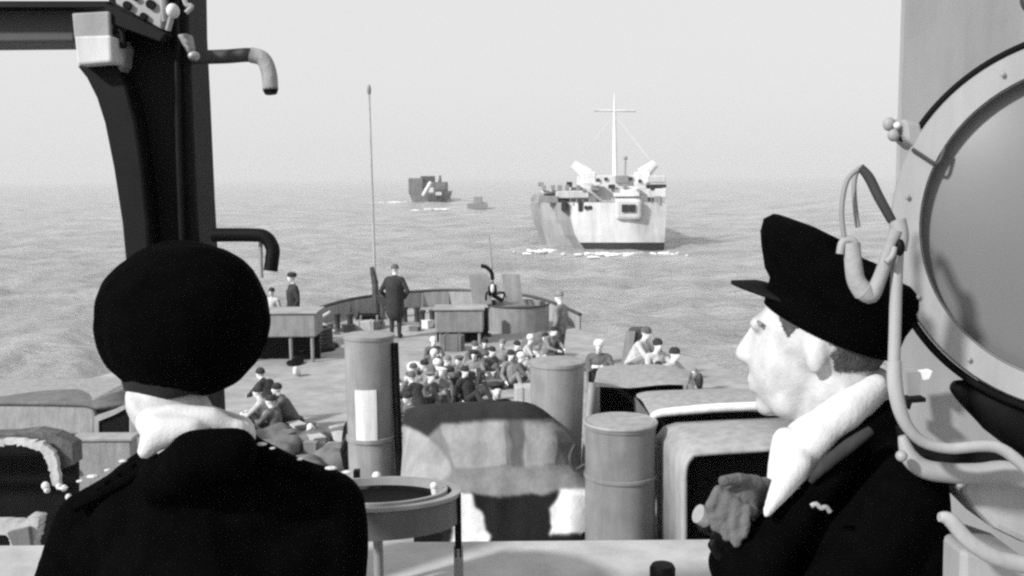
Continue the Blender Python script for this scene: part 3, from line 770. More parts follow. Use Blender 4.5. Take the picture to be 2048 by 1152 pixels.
B().cone((xa + .0, y0 - .04, zb_ - .3), (xa - .1, y0 - .04, zb_ - .32), .04, .04, 8).obj('handle', M_lgrey, t)
# open canvas screen with a ragged laced edge
D = 9.0
t = thing('canvas_screen', 'ragged pale canvas screen laced round a black opening, far left', 'canvas screen', Vector((P(30, 1000, D).x, P(30, 1000, D).y, DECK)))
def rag(pts, n_=5, amp=3.0, seed=1):
    g = np.random.default_rng(seed); o_ = []
    for (x0, y0), (x1, y1) in zip(pts, pts[1:] + pts[:1]):
        for k in range(n_): o_.append((x0 + (x1 - x0) * k / n_ + g.normal() * amp * .5, y0 + (y1 - y0) * k / n_ + g.normal() * amp * .5))
    return o_
up = [(-260, 895), (-30, 893), (0, 893), (30, 889), (50, 894), (78, 902), (92, 920), (100, 945), (104, 972), (118, 972), (116, 930), (104, 900), (84, 886), (40, 878), (0, 880), (-260, 882)]
B().prism(rag(up), D, D + .06).obj('canvas_frame', M_canvasl, t, bev=.02)
B().prism([(-260, 876), (20, 868), (70, 862), (110, 870), (146, 890), (148, 930), (118, 940), (110, 900), (90, 884), (40, 874)], D + .1, D + .3).obj('canvas_back', mat('worn_canvas', .11, .9, .4, 12, bump=.5), t, bev=.04)
B().prism([(-260, 885), (90, 888), (150, 930), (150, 1150), (-260, 1150)], D + .6, D + .7).obj('dark_lining', M_black, t)
lo = [(-260, 1050), (0, 1046), (40, 1048), (62, 1034), (80, 1036), (74, 1060), (66, 1090), (64, 1100), (58, 1130), (58, 1200), (-260, 1200), (-260, 1122), (18, 1120), (20, 1090), (12, 1070), (-260, 1062)]
B().prism(rag(lo, 5, 3, 2), D - .05, D + .1).obj('lower_canvas', M_canvasl, t, bev=.02)
B().prism([(14, 1066), (56, 1056), (62, 1098), (56, 1118), (22, 1118), (24, 1090)], D - .12, D - .06).obj('patch', M_canvasm, t)
for x, y, s in ((91, 972, 8), (94, 980, 6), (118, 973, 6), (128, 976, 6), (137, 994, 6)):
    B().ball(P(x, y, D - .1), (m_px(s, D), .03, m_px(s * 1.1, D))).obj('lacing_knot', M_rope, t, True)
# tarpaulin heap and pale bundles below the light deck
D = 13.8
c = G(620, 930, DECK)
t = thing('deck_heap', 'low heap of grey tarpaulin on the deck by the white-panelled trunk', 'tarpaulin', c)
parts = []
g3 = np.random.default_rng(11)
for k in range(26):
    q = G(470 + 240 * g3.uniform(), 868 + 85 * g3.uniform(), DECK); parts.append(('e', (q.x, q.y, DECK + .06), (.22 + .2 * g3.uniform(), .25, .10 + .10 * g3.uniform()), Euler((0, g3.normal() * .2, g3.uniform() * 3)).to_matrix(), 0))
blob('canvas_folds', parts, .035, [M_canvasm], 4, t, .02, 7)

# ================================================================== CREW ON DECK
POSES = {
 'stand': dict(pel=(0, 0, .95), che=(0, .01, 1.28), nk=(0, .0, 1.47), hd=(0, .03, 1.65), sh=(.18, 0, 1.40), el=(.25, -.03, 1.12), wr=(.24, .08, .90), kn=(.10, .03, .50), an=(.11, -.01, .09), hp=.09),
 'pockets': dict(pel=(0, 0, .95), che=(0, .0, 1.28), nk=(0, .02, 1.46), hd=(0, .06, 1.62), sh=(.18, 0, 1.39), el=(.33, -.06, 1.12), wr=(.21, .12, .95), kn=(.09, .02, .50), an=(.09, -.01, .09), hp=.09),
 'lean': dict(pel=(0, -.12, .92), che=(0, .1, 1.2), nk=(0, .2, 1.36), hd=(0, .27, 1.50), sh=(.18, .14, 1.30), el=(.24, .28, 1.06), wr=(.16, .46, 1.0), kn=(.11, .04, .5), an=(.12, -.06, .09), hp=.09),
 'sit': dict(pel=(0, 0, .13), che=(0, .03, .44), nk=(0, .07, .61), hd=(0, .11, .77), sh=(.18, .05, .55), el=(.27, .22, .36), wr=(.12, .40, .42), kn=(.16, .42, .48), an=(.13, .60, .09), hp=.1),
 'sitback': dict(pel=(0, 0, .13), che=(0, -.1, .45), nk=(0, -.12, .64), hd=(0, -.10, .80), sh=(.18, -.12, .57), el=(.28, -.10, .32), wr=(.30, .1, .20), kn=(.15, .44, .42), an=(.2, .72, .09), hp=.1),
 'squat': dict(pel=(0, -.14, .27), che=(0, .06, .60), nk=(0, .13, .77), hd=(0, .18, .92), sh=(.18, .08, .70), el=(.28, .28, .50), wr=(.14, .45, .48), kn=(.18, .30, .52), an=(.14, -.02, .09), hp=.11),
 'kneel': dict(pel=(0, -.05, .50), che=(0, .12, .82), nk=(0, .2, 1.0), hd=(0, .27, 1.13), sh=(.18, .14, .93), el=(.26, .32, .72), wr=(.15, .50, .66), kn=(.13, .2, .10), an=(.12, -.22, .08), hp=.1),
}
def figure_parts(p, coat=False):
    V = Vector
    def mir(v, s): return (v[0] * s, v[1], v[2])
    L = [('c', p['pel'], .15, p['che'], .165, 0), ('c', mir(p['sh'], -.8), .085, mir(p['sh'], .8), .085, 0), ('c', p['che'], .16, p['nk'], .07, 0)]
    hd = V(p['hd'])
    L.append(('c', p['nk'], .06, tuple(hd - V((0, .02, .06))), .055, 1))
    L += head_parts(Matrix.Translation(hd), 1)
    for s in (-1, 1):
        hip = (p['pel'][0] + s * p['hp'], p['pel'][1], p['pel'][2] - .02)
        L += [('c', mir(p['sh'], s), .068, mir(p['el'], s), .052, 0), ('c', mir(p['el'], s), .052, mir(p['wr'], s), .04, 0)]
        wv = V(mir(p['wr'], s)); dv_ = (wv - V(mir(p['el'], s))).normalized()
        hv = wv + dv_ * .09
        L += [('e', tuple(wv + dv_ * .06), (.03, .045, .045), None, 1)]
        for k in range(4): L.append(('c', tuple(wv + dv_ * .08 + V((0, 0, .024 - .016 * k))), .011, tuple(wv + dv_ * .15 + V((-.02 * s, 0, .026 - .019 * k))), .009, 1))
        L.append(('c', tuple(wv + dv_ * .05), .012, tuple(wv + dv_ * .09 + V((-.04 * s, .01, .03))), .010, 1))
        L += [('c', hip, .095, mir(p['kn'], s), .065, 2), ('c', mir(p['kn'], s), .065, mir(p['an'], s), .048, 2)]
        an = V(mir(p['an'], s)); L.append(('c', (an.x, an.y - .03, an.z - .04), .045, (an.x + .01 * s, an.y + .16, an.z - .045), .042, 2))
    if coat:
        L += [('c', (0, 0, 1.25), .22, (0, 0, .62), .21, 0), ('c', (-.07, 0, .62), .16, (.07, 0, .60), .16, 0)]
    return L
BODY = {}
for k, p in POSES.items():
    o = blob('body', figure_parts(p, k == 'pockets'), .017, [M_cB, M_skin2, M_cA], 3)
    BODY[k] = o.data; bpy.data.objects.remove(o)
def cap_mesh(kind):
    b = B()
    if kind == 'cap': b.lathe([(.0, .135), (.06, .13), (.098, .105), (.108, .07), (.106, .04), (.098, .03), (.09, .03)], Matrix.Translation((0, -.01, .0)), 24, .96, 1.1)
    elif kind == 'helmet': b.lathe([(.0, .155), (.06, .148), (.105, .11), (.122, .06), (.128, .03), (.15, .012), (.148, .004), (.12, .02)], Matrix.Translation((0, 0, .0)), 24, 1, 1.12)
    elif kind == 'beret':
        b.ball((.02, -.02, .095), (.125, .125, .045)); b.lathe([(.085, .03), (.092, .05), (.09, .09)], Matrix.Translation((0, -.01, 0)), 20)
    else: b.lathe([(0, .142), (.05, .136), (.085, .105), (.1, .06), (.1, .03), (.086, .02)], Matrix.Translation((0, -.01, 0)), 20, .95, 1.08)
    o = b.obj('cap', M_cA, None, True); me = o.data; bpy.data.objects.remove(o); return me
CAP = {k: cap_mesh(k) for k in ('cap', 'helmet', 'beret', 'woolcap')}
CAPNAME = dict(cap='cap', helmet='helmet', beret='beret', woolcap='wool_cap')
def person(label, pose, pos, yaw, coat, cap, capm, trousers=None, head_yaw=0, scale=1, skin=None, group='crew and troops on deck'):
    t = thing('person', label, 'person', pos, group); t.rotation_euler.z = R(yaw); t.scale = (scale,) * 3
    o = bpy.data.objects.new('body', BODY[pose]); C.objects.link(o); o.parent = t
    for i, m in enumerate((coat, skin or M_skin2, trousers or coat)):
        o.material_slots[i].link = 'OBJECT'; o.material_slots[i].material = m
    c = bpy.data.objects.new(CAPNAME[cap], CAP[cap]); C.objects.link(c); c.parent = t; c.location = POSES[pose]['hd']
    c.rotation_euler = (R(random.uniform(-8, 4)), R(random.uniform(-6, 6)), 0)
    c.material_slots[0].link = 'OBJECT'; c.material_slots[0].material = capm
    return t
def at_head(px, py, pose, z=DECK, scale=1):
    """stand a figure so that its head shows at that place, its feet on the level z"""
    q = G(px, py, z + (POSES[pose]['hd'][2] + .03) * scale); return Vector((q.x, q.y, z))
W_ = M_white
M_capw = mat('white_cap', .85, .8, .05, 10, wear=.05)
def ph(label, px, py, pose, yaw, coat, cap, capm, trousers=None, scale=1, z=DECK):
    p = at_head(px, py, pose, z, scale); h = Vector(POSES[pose]['hd']) * scale
    r_ = Matrix.Rotation(R(yaw), 3, 'Z') @ Vector((h.x, h.y, 0))
    return person(label, pose, p - r_, yaw, coat, cap, capm, trousers, scale=scale)
# standing men in the bow
ph('tall man in long dark coat standing with his back turned at the bow', 790, 537, 'pockets', -8, M_cA, 'woolcap', M_cB, M_cA, 1.06)
pz = P(585, 616, 22.6).z
pl = P(587, 600, 22.5)
person('man in dark jacket and cap standing behind the left platform', 'stand', Vector((P(587, 600, 24.0).x, P(587, 600, 24.0).y, DECK)), 120, M_cA, 'cap', M_cA, M_cA, scale=1.0)
person('pale-clad man half hidden beside the big ball-like cap', 'stand', Vector((P(545, 600, 24.2).x, P(545, 600, 24.2).y, DECK)), 160, M_cD, 'woolcap', M_cA, M_cC, scale=.78)
ph('standing man in grey tunic right of the round gun tub', 1118, 592, 'stand', 60, M_cC, 'woolcap', M_cC, M_cB, .92)
# seated row in front of the gun tub
row = [
 ('seated man with bright face below the left edge of the gun tub', 970, 684, 'sit', 170, M_cB, 'cap'),
 ('seated man with bright face in front of the one below the tub edge', 984, 701, 'sit', 200, M_cB, 'cap'),
 ('seated man with bright face, second from left in the back row under the tub', 1005, 686, 'sitback', 150, M_cC, 'cap'),
 ('seated man with bright face at the middle of the row under the tub', 1034, 689, 'sit', 190, M_cB, 'cap'),
 ('seated pale-jacketed man right of the middle of the row under the tub', 1062, 676, 'sit', 220, M_cD, 'cap'),
 ('crouching man with bright face near the right end of the row under the tub', 1090, 673, 'squat', 150, M_cB, 'cap'),
 ('crouching man with bright face at the row\'s right end below the grey-tunic man', 1108, 661, 'kneel', 200, M_cC, 'cap'),
 ('seated man with bright face just above the tapering trunk', 1043, 712, 'sit', 230, M_cB, 'cap'),
 ('seated man in white shirt at the top left of the tapering trunk', 1074, 699, 'sit', 100, M_cD, 'cap'),
 ('seated man with bright face beside the right platform leg', 867, 681, 'sit', 180, M_cB, 'cap'),
 ('seated man with bright face below the one beside the platform leg', 868, 706, 'sitback', 140, M_cB, 'cap'),
 ('crouching man bending over a pale bundle right of the white-panelled trunk', 848, 728, 'squat', 110, M_cC, 'cap'),
 ('crouching man with bright face behind the one bending over the bundle', 874, 726, 'squat', 70, M_cC, 'cap'),
 ('seated dark-coated man with bright face, left of the pair facing each other', 895, 719, 'sit', 230, M_cA, 'cap'),
 ('seated dark-coated man with bright face, right of the pair facing each other', 918, 720, 'sit', 130, M_cB, 'cap'),
 ('seated dark-coated man with bright face nearest the open pale deck', 901, 742, 'sit', 160, M_cA, 'cap'),
 ('seated man with bright face at the right end of the open pale deck', 930, 741, 'sitback', 200, M_cA, 'cap'),
 ('crouching dark man close beside the white-panelled trunk', 822, 752, 'squat', 60, M_cA, 'woolcap'),
 ('seated man with bright face lowest beside the white-panelled trunk', 815, 794, 'sit', 120, M_cB, 'cap'),
]
row += [
 ('seated man with his back to the trunk panel, left of the bending man', 826, 735, 'sit', 120, M_cC, 'cap'),
 ('seated man just right of the bending man and his bundle', 862, 752, 'sit', 200, M_cB, 'cap'),
 ('seated man in front of the pair facing each other', 884, 744, 'sitback', 150, M_cC, 'cap'),
 ('seated man at the left of the tapering trunk\'s rim', 1022, 708, 'sitback', 190, M_cC, 'cap'),
 ('seated man alone between the two seated groups', 948, 708, 'sit', 160, M_cC, 'cap'),
 ('crouching man directly before the right platform\'s right leg', 950, 690, 'squat', 200, M_cB, 'cap'),
]
CAPS3 = ('woolcap', 'beret', 'woolcap'); CAPM = (M_cB, M_capw, M_cA, M_cC)
for lab, x, y, pose, yaw, coat, cap in row:
    cm = M_cC if cap == 'cap' else M_cB
    ph(lab.replace('white cap', 'pale cap') if False else lab, x, y, pose, 180 + (yaw - 165) * 1.3, coat, CAPS3[len(lab) % 3], CAPM[len(lab) % 4], M_cB if coat is M_cB else coat, scale=.76)
ph('man in dark beret peering over the canvas cover top', 994, 778, 'squat', 190, M_cA, 'beret', M_cA)
# left group beside the light deck
ph('crouching man with dark cap at the top of the left deck group', 520, 745, 'kneel', 60, M_cA, 'woolcap', M_cA, M_cB, .76)
ph('crouching pale-shirted man at the middle of the left deck group', 515, 782, 'squat', 80, M_cD, 'woolcap', M_cA, M_cB, .76)
ph('crouching man with dark wool cap at the right of the left deck group', 553, 776, 'squat', 100, M_cB, 'woolcap', M_cA, M_cA, .76)
ph('seated man in light tunic lowest of the left deck group', 540, 800, 'sit', 70, M_cB, 'woolcap', M_cA, M_cA, .76)
# starboard side
ph('seated man with pale cap by the starboard bow edge', 1198, 690, 'sit', 170, M_cB, 'cap', M_capw, M_cB)
ph('crouching white-jacketed man leaning on the dark starboard hatch board', 1293, 664, 'squat', 240, M_cD, 'woolcap', M_cB, M_cC)
ph('seated dark man in white scarf behind the white-jacketed man', 1316, 688, 'sit', 200, M_cD, 'woolcap', M_cA, M_cA)
ph('seated man with dark cap at the end of the starboard group', 1350, 706, 'sit', 230, M_cD, 'woolcap', M_cA, M_cC)
c = G(1266, 728, DECK)
t = thing('hatch_board', 'dark steel hatch board standing on edge at the starboard side', 'board', c)
B().poly([c + Vector(v) for v in ((-.22, 0, 0), (.1, 0, 0), (.34, .1, .62), (.22, .1, .72), (-.1, .1, .72))], (.12, .5, 0)).obj('board', M_dark2, t, bev=.02)
B().poly([c + Vector(v) for v in ((-.26, -.04, 0), (-.05, -.04, 0), (.05, .03, .7), (-.14, .03, .71))], (0, .05, 0)).obj('brace_plate', M_vent, t)
c = G(1312, 726, DECK)
t = thing('kit_pack', 'triangular grey kit pack before the starboard group', 'pack', c)
parts = [('e', (c.x, c.y, DECK + .14), (.24, .18, .15), None, 0), ('e', (c.x, c.y, DECK + .3), (.13, .12, .13), None, 0)]
blob('bag', parts, .02, [M_canvasm], 4, t, .01, 10); B().tube([c + Vector((-.1, -.14, .36)), c + Vector((0, -.2, .25)), c + Vector((.1, -.17, .1))], .018, 6).obj('strap', M_dark2, t)
# kit, crates
def crate(name, label, px, py, sx, sy, sz, yaw, m, cat='crate'):
    c = G(px, py, DECK); t = thing(name, label, cat, c, 'stores on deck'); r_ = Matrix.Rotation(R(yaw), 3, 'Z')
    B().box(c + Vector((0, 0, sz / 2)), (sx, sy, sz), r_, bev=.015).obj('body', m, t)
    for k in (-.3, .3):
        B().box(c + r_ @ Vector((k * sx, 0, sz / 2)), (sx * .09, sy + .03, sz + .02), r_).obj('batten', m, t)
crate('stores_crate', 'pale crate beside the tapering trunk base', 1058, 806, .5, .4, .32, 5, M_canvasl)
crate('stores_crate', 'dark crate among the men right of the white-panelled trunk', 832, 808, .45, .4, .3, 25, M_dark2)
crate('stores_crate', 'grey crate among the seated men under the right platform', 905, 700, .5, .4, .35, -10, M_canvasm)
crate('stores_crate', 'grey crate in the middle of the seated row', 1020, 738, .6, .45, .3, 15, M_canvasm)
crate('stores_crate', 'pale crate on the foredeck behind the tall coated man', 730, 660, .5, .35, .25, 0, M_canvasl)
def bundle(label, px, py, m, r_=(.2, .14, .12), z=DECK):
    c = G(px, py, z); t = thing('kit_bag', label, 'bag', c, 'kit bags on deck')
    g = np.random.default_rng(int(px)); parts = [('e', (c.x + g.normal() * r_[0] * .4, c.y + g.normal() * .05, z + r_[2] * (.8 + .3 * k)), r_, None, 0) for k in range(3)]
    blob('bag', parts, .02, [m], 3, t, .008, 12)
    B().tube([Vector((c.x - r_[0] * .9, c.y - r_[1] * 1.1, z + r_[2])), Vector((c.x, c.y - r_[1] * 1.25, z + r_[2] * 1.7)), Vector((c.x + r_[0] * .9, c.y - r_[1] * 1.1, z + r_[2]))], .014, 6).obj('strap', M_dark2, t)
bundle('pale bundle under the bending man right of the white-panelled trunk', 838, 748, M_white)
bundle('pale kit bag on the deck between the trunk and the seated men', 842, 800, M_canvasl)
bundle('small white kit bag on the light deck by the tarpaulin heap', 625, 880, M_white, (.07, .07, .11))
bundle('white roll on the light deck under the left platform', 594, 752, M_white, (.06, .06, .09))
bundle('dark kit bag beside the small white bag on the light deck', 640, 886, M_dark2, (.09, .08, .09))
bundle('white kit roll at the left end of the tarpaulin heap', 525, 890, M_white, (.18, .08, .08))
bundle('dark kit bag at the upper edge of the tarpaulin heap', 600, 850, M_dark2, (.1, .08, .08))
bundle('grey pack behind the crouching men of the row under the tub', 1085, 716, M_canvasm, (.3, .2, .25))
bundle('dark pack beside the foot of the white-panelled trunk', 700, 940, M_dark, (.12, .12, .3))

# ================================================================== BRIDGE FITTINGS
# ---- dark post with brackets, left
D = 2.25
t = thing('steel_post', 'dark steel post with curved bracket and bent pipes behind the left officer', 'post', Vector((P(345, 1000, D).x, P(345, 1000, D).y + .1, FLOOR)))
body = [(205, -120), (372, -120), (375, 60), (382, 200), (391, 400), (400, 560), (416, 900), (436, 1300), (310, 1300), (300, 900), (292, 560), (286, 420), (276, 300), (262, 215), (240, 150), (222, 110), (216, 40)]
B().prism(body, D, D + .16).obj('column', M_dark, t, bev=.012)
strip = [(152, 130), (226, 128), (252, 172), (270, 240), (284, 330), (296, 450), (304, 620), (262, 620), (250, 520), (243, 445), (226, 335), (208, 245), (192, 195), (172, 155)]
B().prism(strip, D - .07, D + .10).obj('curved_bracket', M_dark, t, bev=.006)
B().prism([(232, 150), (252, 158), (282, 250), (300, 420), (312, 620), (304, 620), (292, 440), (272, 245), (250, 172)], D - .02, D + .02).obj('bracket_flange', M_dark2, t)
B().prism([(345, -100), (352, -100), (360, 300), (372, 620), (362, 620), (350, 300)], D - .025, D + .02).obj('web_rib', M_dark, t, bev=.004)
B().prism([(-260, 12), (150, 10), (150, 84), (-260, 88)], D + .03, D + .17).obj('cross_beam', M_dark2, t, bev=.006)
B().prism([(-260, 2), (215, 2), (215, 14), (-260, 14)], D - .02, D + .2).obj('beam_flange', M_dark, t)
B().prism([(143, 26), (218, 22), (220, 76), (148, 78)], D - .09, D + .05).obj('upper_block', M_vent, t, bev=.004)
B().prism([(148, 72), (221, 70), (223, 124), (154, 130)], D - .115, D + .04).obj('lower_block', mat('lit_block', .62, .6, .06, 9), t, bev=.005)  # paler colour imitates the lower face catching more light
B().prism([(205, 2), (232, 14), (333, 66), (320, 84), (216, 46)], D - .08, D - .03).obj('diagonal_stay', M_dark, t, bev=.003)
B().prism([(222, -60), (330, -60), (322, 58), (232, 8)], D - .05, D - .01).obj('gusset_plate', M_lgrey, t, bev=.003)
for x, y, s in ((253, 10, 8), (286, 32, 7), (300, 8, 9), (268, -6, 6)):
    a = P(x, y, D - .06); B().cone(a, a + Vector((0, .03, 0)), m_px(s, D), m_px(s, D), 14).obj('bolt', M_dark, t)
B().prism([(219, 82), (240, 76), (252, 92), (248, 130), (236, 150), (224, 128)], D - .05, D + .0).obj('pulley_cheek', M_grey, t, bev=.004)
a = P(232, 66, D - .07); B().tube([P(222, 70, D - .07), P(232, 60, D - .07), P(245, 68, D - .07), P(247, 96, D - .07)], m_px(6, D), 10).obj('shackle', M_dark, t, True)
b = B(); b.tube([P(322, -60, D - .09), P(326, 10, D - .09), P(330, 42, D - .08)], m_px(6, D), 8); b.obj('rod', M_lgrey, t, True)
B().ball(P(346, 22, D - .1), (m_px(12, D), .02, m_px(14, D))).obj('lamp_knob', M_white, t, True)
B().tube([P(336, 60, D - .08), P(342, 38, D - .09), P(346, 22, D - .1)], m_px(6, D), 8).obj('knob_stem', M_lgrey, t, True)
B().tube([P(362, -30, D - .08), P(372, 8, D - .08), P(384, 12, D - .08), P(372, 26, D - .08)], m_px(5, D), 8).obj('clip', M_lgrey, t, True)
B().prism([(352, 68), (376, 66), (382, 100), (374, 108)], D - .05, D - .01).obj('cleat', M_grey, t, bev=.006)
B().ball(P(388, 112, D - .05), (m_px(11, D), .02, m_px(9, D))).obj('pipe_union', M_brass, t, True)
for pts, name, m2 in (([(380, 115), (450, 113), (500, 110), (526, 118), (538, 145), (541, 180)], 'bent_pipe', M_dark2), ([(425, 470), (500, 470), (530, 474), (545, 496), (544, 520), (541, 542)], 'bent_pipe', M_dark)):
    B().tube([P(x, y, D + .02) for x, y in pts], m_px(14, D), 14, 6).obj(name, m2, t, True)
B().tube([P(x, y, D + .02) for x, y in [(502, 110), (526, 118), (538, 145), (541, 180)]], m_px(15.5, D), 14, 6).obj('pipe_sleeve', M_canvas, t, True)
B().cone(P(541, 178, D + .02), P(542, 188, D + .02), m_px(16, D), m_px(12, D), 12).obj('pipe_mouth', M_dark, t, True)
B().tube([P(521, 485, D + .03), P(522, 525, D + .03), P(523, 556, D + .03)], m_px(4, D), 8, 1).obj('cord', M_grey, t, True)

# ---- bearing ring on its stand beside the left officer
D = 2.25
c = P(752, 984, D); rr = m_px(166, D); hb = .066
t = thing('bearing_ring', 'round metal bearing ring on legs beside the left officer\'s shoulder', 'instrument', Vector((c.x, c.y, FLOOR)))
MT = Matrix.Translation(c) @ Matrix.Rotation(R(-7), 4, 'X')
B().lathe([(rr, 0), (rr, -hb), (rr - .012, -hb), (rr - .012, -.002), (rr, 0)], MT, 72).obj('outer_band', mat('ring_paint', .13, .6, .15, 9), t, True)
B().lathe([(rr + .004, .002), (rr + .004, -.006), (rr - .016, -.006), (rr - .016, .002), (rr + .004, .002)], MT, 72).obj('top_rim', M_lgrey, t, True)
B().lathe([(rr * .86, .006), (rr * .86, -.012), (rr * .80, -.012), (rr * .80, .006), (rr * .86, .006)], MT, 72).obj('inner_ring', M_lgrey, t, True)
B().lathe([(rr * .99, -.03), (rr * .80, -.02), (rr * .5, -.030), (rr * .3, -.034), (0, -.035)], MT, 60).obj('dial_bowl', M_black, t, True)
B().lathe([(rr * .99, -hb + .004), (0, -hb - .02)], MT, 60).obj('bowl_bottom', M_dark, t)
B().ball(P(868, 972, D), m_px(8, D)).cone(P(868, 975, D), P(872, 995, D), .008, .008, 8).obj('sight_knob', M_white, t, True)
B().ball(P(842, 1016, D - .13), m_px(5, D)).obj('rivet', M_lgrey, t)
for a in (R(-8), R(112), R(232)):
    p = c + Vector((rr * math.cos(a), rr * math.sin(a), 0))
    B().box(p + Vector((0, 0, -.07)), (.014, .02, .14)).obj('leg_bracket', M_dark, t)
    B().cone(Vector((p.x, p.y, FLOOR)), p + Vector((0, 0, -.12)), .012, .011, 10).obj('leg', M_grey, t, True)
# small round fittings on the ring's far side
t = thing('brass_cock', 'bright round knob on a stem beside the left officer\'s right shoulder', 'knob', Vector((P(753, 950, 2.42).x, P(753, 950, 2.42).y, zt)))
B().ball(P(753, 952, 2.42), m_px(9, 2.42)).obj('knob', M_white, t, True); B().cone(Vector((P(753, 950, 2.42).x, P(753, 950, 2.42).y, FLOOR)), P(753, 960, 2.42), .012, .012, 10).obj('stem', M_grey, t, True)

# ---- voice pipe mouth at the bottom edge
D = 2.2
t = thing('voice_pipe', 'black capped voice pipe at the bottom edge before the ledge', 'pipe', Vector((P(1325, 1150, D).x, P(1325, 1150, D).y, FLOOR)))
B().cone(Vector((P(1325, 1150, D).x, P(1325, 1150, D).y, FLOOR)), P(1325, 1180, D), .018, .018, 14).obj('pipe', M_grey, t, True)
B().lathe([(.02, -.06), (.028, -.03), (.0285, .0), (.024, .008), (0, .01)], Matrix.Translation(P(1325, 1136, D)), 24).obj('cap', M_dark, t, True)

# ---- splinter shield wall on the right
D = 2.15
a = P(1800, 300, D)
t = thing('splinter_shield', 'plain grey steel shield wall behind the signal lamp', 'wall', Vector((a.x + .5, a.y, FLOOR)))
B().box((a.x + .6, a.y + .01, (FLOOR + 9.6) / 2), (1.2, .02, 9.6 - FLOOR)).obj('plate', mat('shield_paint', .35, .6, .07, 3, bump=.06), t)
B().tube([P(2038, -30, D - .03), P(2042, 5, D - .03), P(2052, 20, D - .03)], m_px(6, D), 8).obj('conduit', M_dark2, t)
B().prism([(1815, 746), (1842, 744), (1840, 790), (1818, 792)], D - .02, D - .004).obj('label_plate', M_lgrey, t)
B().prism([(1845, 745), (1865, 742), (1858, 758), (1848, 760)], D - .03, D - .004).obj('clip', M_white, t)
B().prism([(1814, 798), (1852, 796), (1852, 804), (1824, 806), (1820, 820), (1812, 816)], D - .04, D - .004).obj('hook', M_dark, t)

# ---- signal lamp on its tubular yoke
D = 1.34
c = P(2188, 450, D); rad = m_px(388, D)
t = thing('signal_lamp', 'large round grey signal lamp on tubular yoke at the right edge', 'searchlight', Vector((c.x, c.y, FLOOR)))
view = (c - EYE).normalized(); ax = ((EYE - c).normalized() + Vector((.10, -.1, 0))).normalized()
ML = Matrix.Translation(c) @ ax.to_track_quat('Z', 'Y').to_matrix().to_4x4()
B().lathe([(rad * .985, .0), (rad * .985, -.20), (rad * .9, -.30), (rad * .5, -.38), (0, -.40)], ML, 80).obj('barrel', M_lamp, t, True)
B().lathe([(rad * .825, .004), (rad * .835, .012), (rad * .97, .012), (rad * .985, .0), (rad * .985, -.03)], ML, 96).obj('front_ring', M_lamp, t, True)
B().lathe([(rad * .83, .010), (rad * .825, -.015), (rad * .6, .0), (rad * .3, .012), (0, .016)], ML, 96).obj('front_glass', M_glass, t, True)
def arc(a0, a1, r_, z): return [ML @ Vector((r_ * math.cos(a), r_ * math.sin(a), z)) for a in np.linspace(R(a0), R(a1), 30)]
qx = (ML.to_3x3() @ Vector((1, 0, 0)))
sgn = 1 if qx.x > 0 else -1
def arc_img(a0, a1, r_, z):
    """angles counted clockwise from the picture's left"""
    X = Vector((1, 0, 0)); X = (X - ax * X.dot(ax)).normalized(); Z = Vector((0, 0, 1)); Z = (Z - ax * Z.dot(ax)).normalized()
    return [c + X * (-r_ * math.cos(a)) + Z * (r_ * math.sin(a)) + ax * z for a in np.linspace(R(a0), R(a1), 32)]
B().tube(arc_img(31, 110, rad * 1.005, .0), m_px(7.5, D), 10, 1).obj('gasket', M_black, t, True)
B().tube(arc_img(-14, -110, rad * 1.0, .0), m_px(8, D), 10, 1).obj('gasket', M_black, t, True)
for k in (-25, -52, -75, 10, 60, 82):
    p = arc_img(k, k + 1, rad * .91, .016)[0]; B().ball(p, (.0035, .002, .0035), seg=10).obj('screw', M_lgrey, t)
# clamp with wing nut
B().prism([(1806, 236), (1846, 246), (1852, 290), (1838, 302), (1812, 280)], D + .07, D + .12).obj('clamp_lug', M_lamp, t, bev=.006)
B().ball(P(1778, 248, D + .09), (m_px(13, D), .007, m_px(15, D))).ball(P(1788, 270, D + .09), (m_px(14, D), .007, m_px(14, D))).cone(P(1790, 250, D + .09), P(1822, 254, D + .09), .009, .009, 10).obj('wing_nut', M_lgrey, t, True)
B().ball(P(1794, 251, D + .075), .005).obj('nut_highlight', M_white, t); B().cone(P(1800, 274, D + .09), P(1818, 280, D + .09), .006, .006, 8).obj('clamp_pin', M_black, t)  # white bead put in as the wing nut's highlight
B().tube([P(1824, 298, D + .065), P(1850, 315, D + .06), P(1873, 328, D + .055), P(1884, 312, D + .055), P(1890, 294, D + .055)], m_px(4, D), 8, 2).obj('safety_wire', M_dark2, t, True)
# sighting loop and padded strap
D2 = 1.30
def tb(pts, r_, name, m, dd=D2, sm=5): return B().tube([P(x, y, dd) for x, y in pts], [m_px(q, dd) for q in r_] if hasattr(r_, '__len__') else m_px(r_, dd), 12, sm).obj(name, m, t, True)
tb([(1690, 485), (1684, 440), (1685, 400), (1696, 358), (1722, 334)], 5, 'sight_wire', M_grey); tb([(1716, 455), (1710, 410), (1708, 370), (1713, 345), (1722, 334)], 5, 'sight_wire', M_grey, D2 + .02)
tb([(1720, 334), (1738, 355), (1758, 395), (1784, 442)], (8, 10, 10, 9), 'sight_arm', M_dark2)
tb([(1680, 508), (1686, 484), (1706, 482), (1712, 500)], 8, 'strap_end', M_lgrey); tb([(1704, 486), (1706, 520), (1712, 560), (1728, 584)], (16, 17, 18, 21), 'padded_strap', M_canvas)
tb([(1726, 582), (1742, 590), (1758, 560), (1774, 515), (1792, 462)], (19, 17, 14, 13, 13), 'strap_tube', M_canvas, D2 - .005)
tb([(1794, 440), (1800, 470), (1796, 500)], 17, 'joint', M_lamp); B().ball(P(1800, 495, D2 - .02), (.006, .006, .011)).obj('joint_bolt', M_dark, t); tb([(1772, 525), (1784, 512), (1790, 494)], 6, 'joint_clip', M_lgrey, D2 - .02)
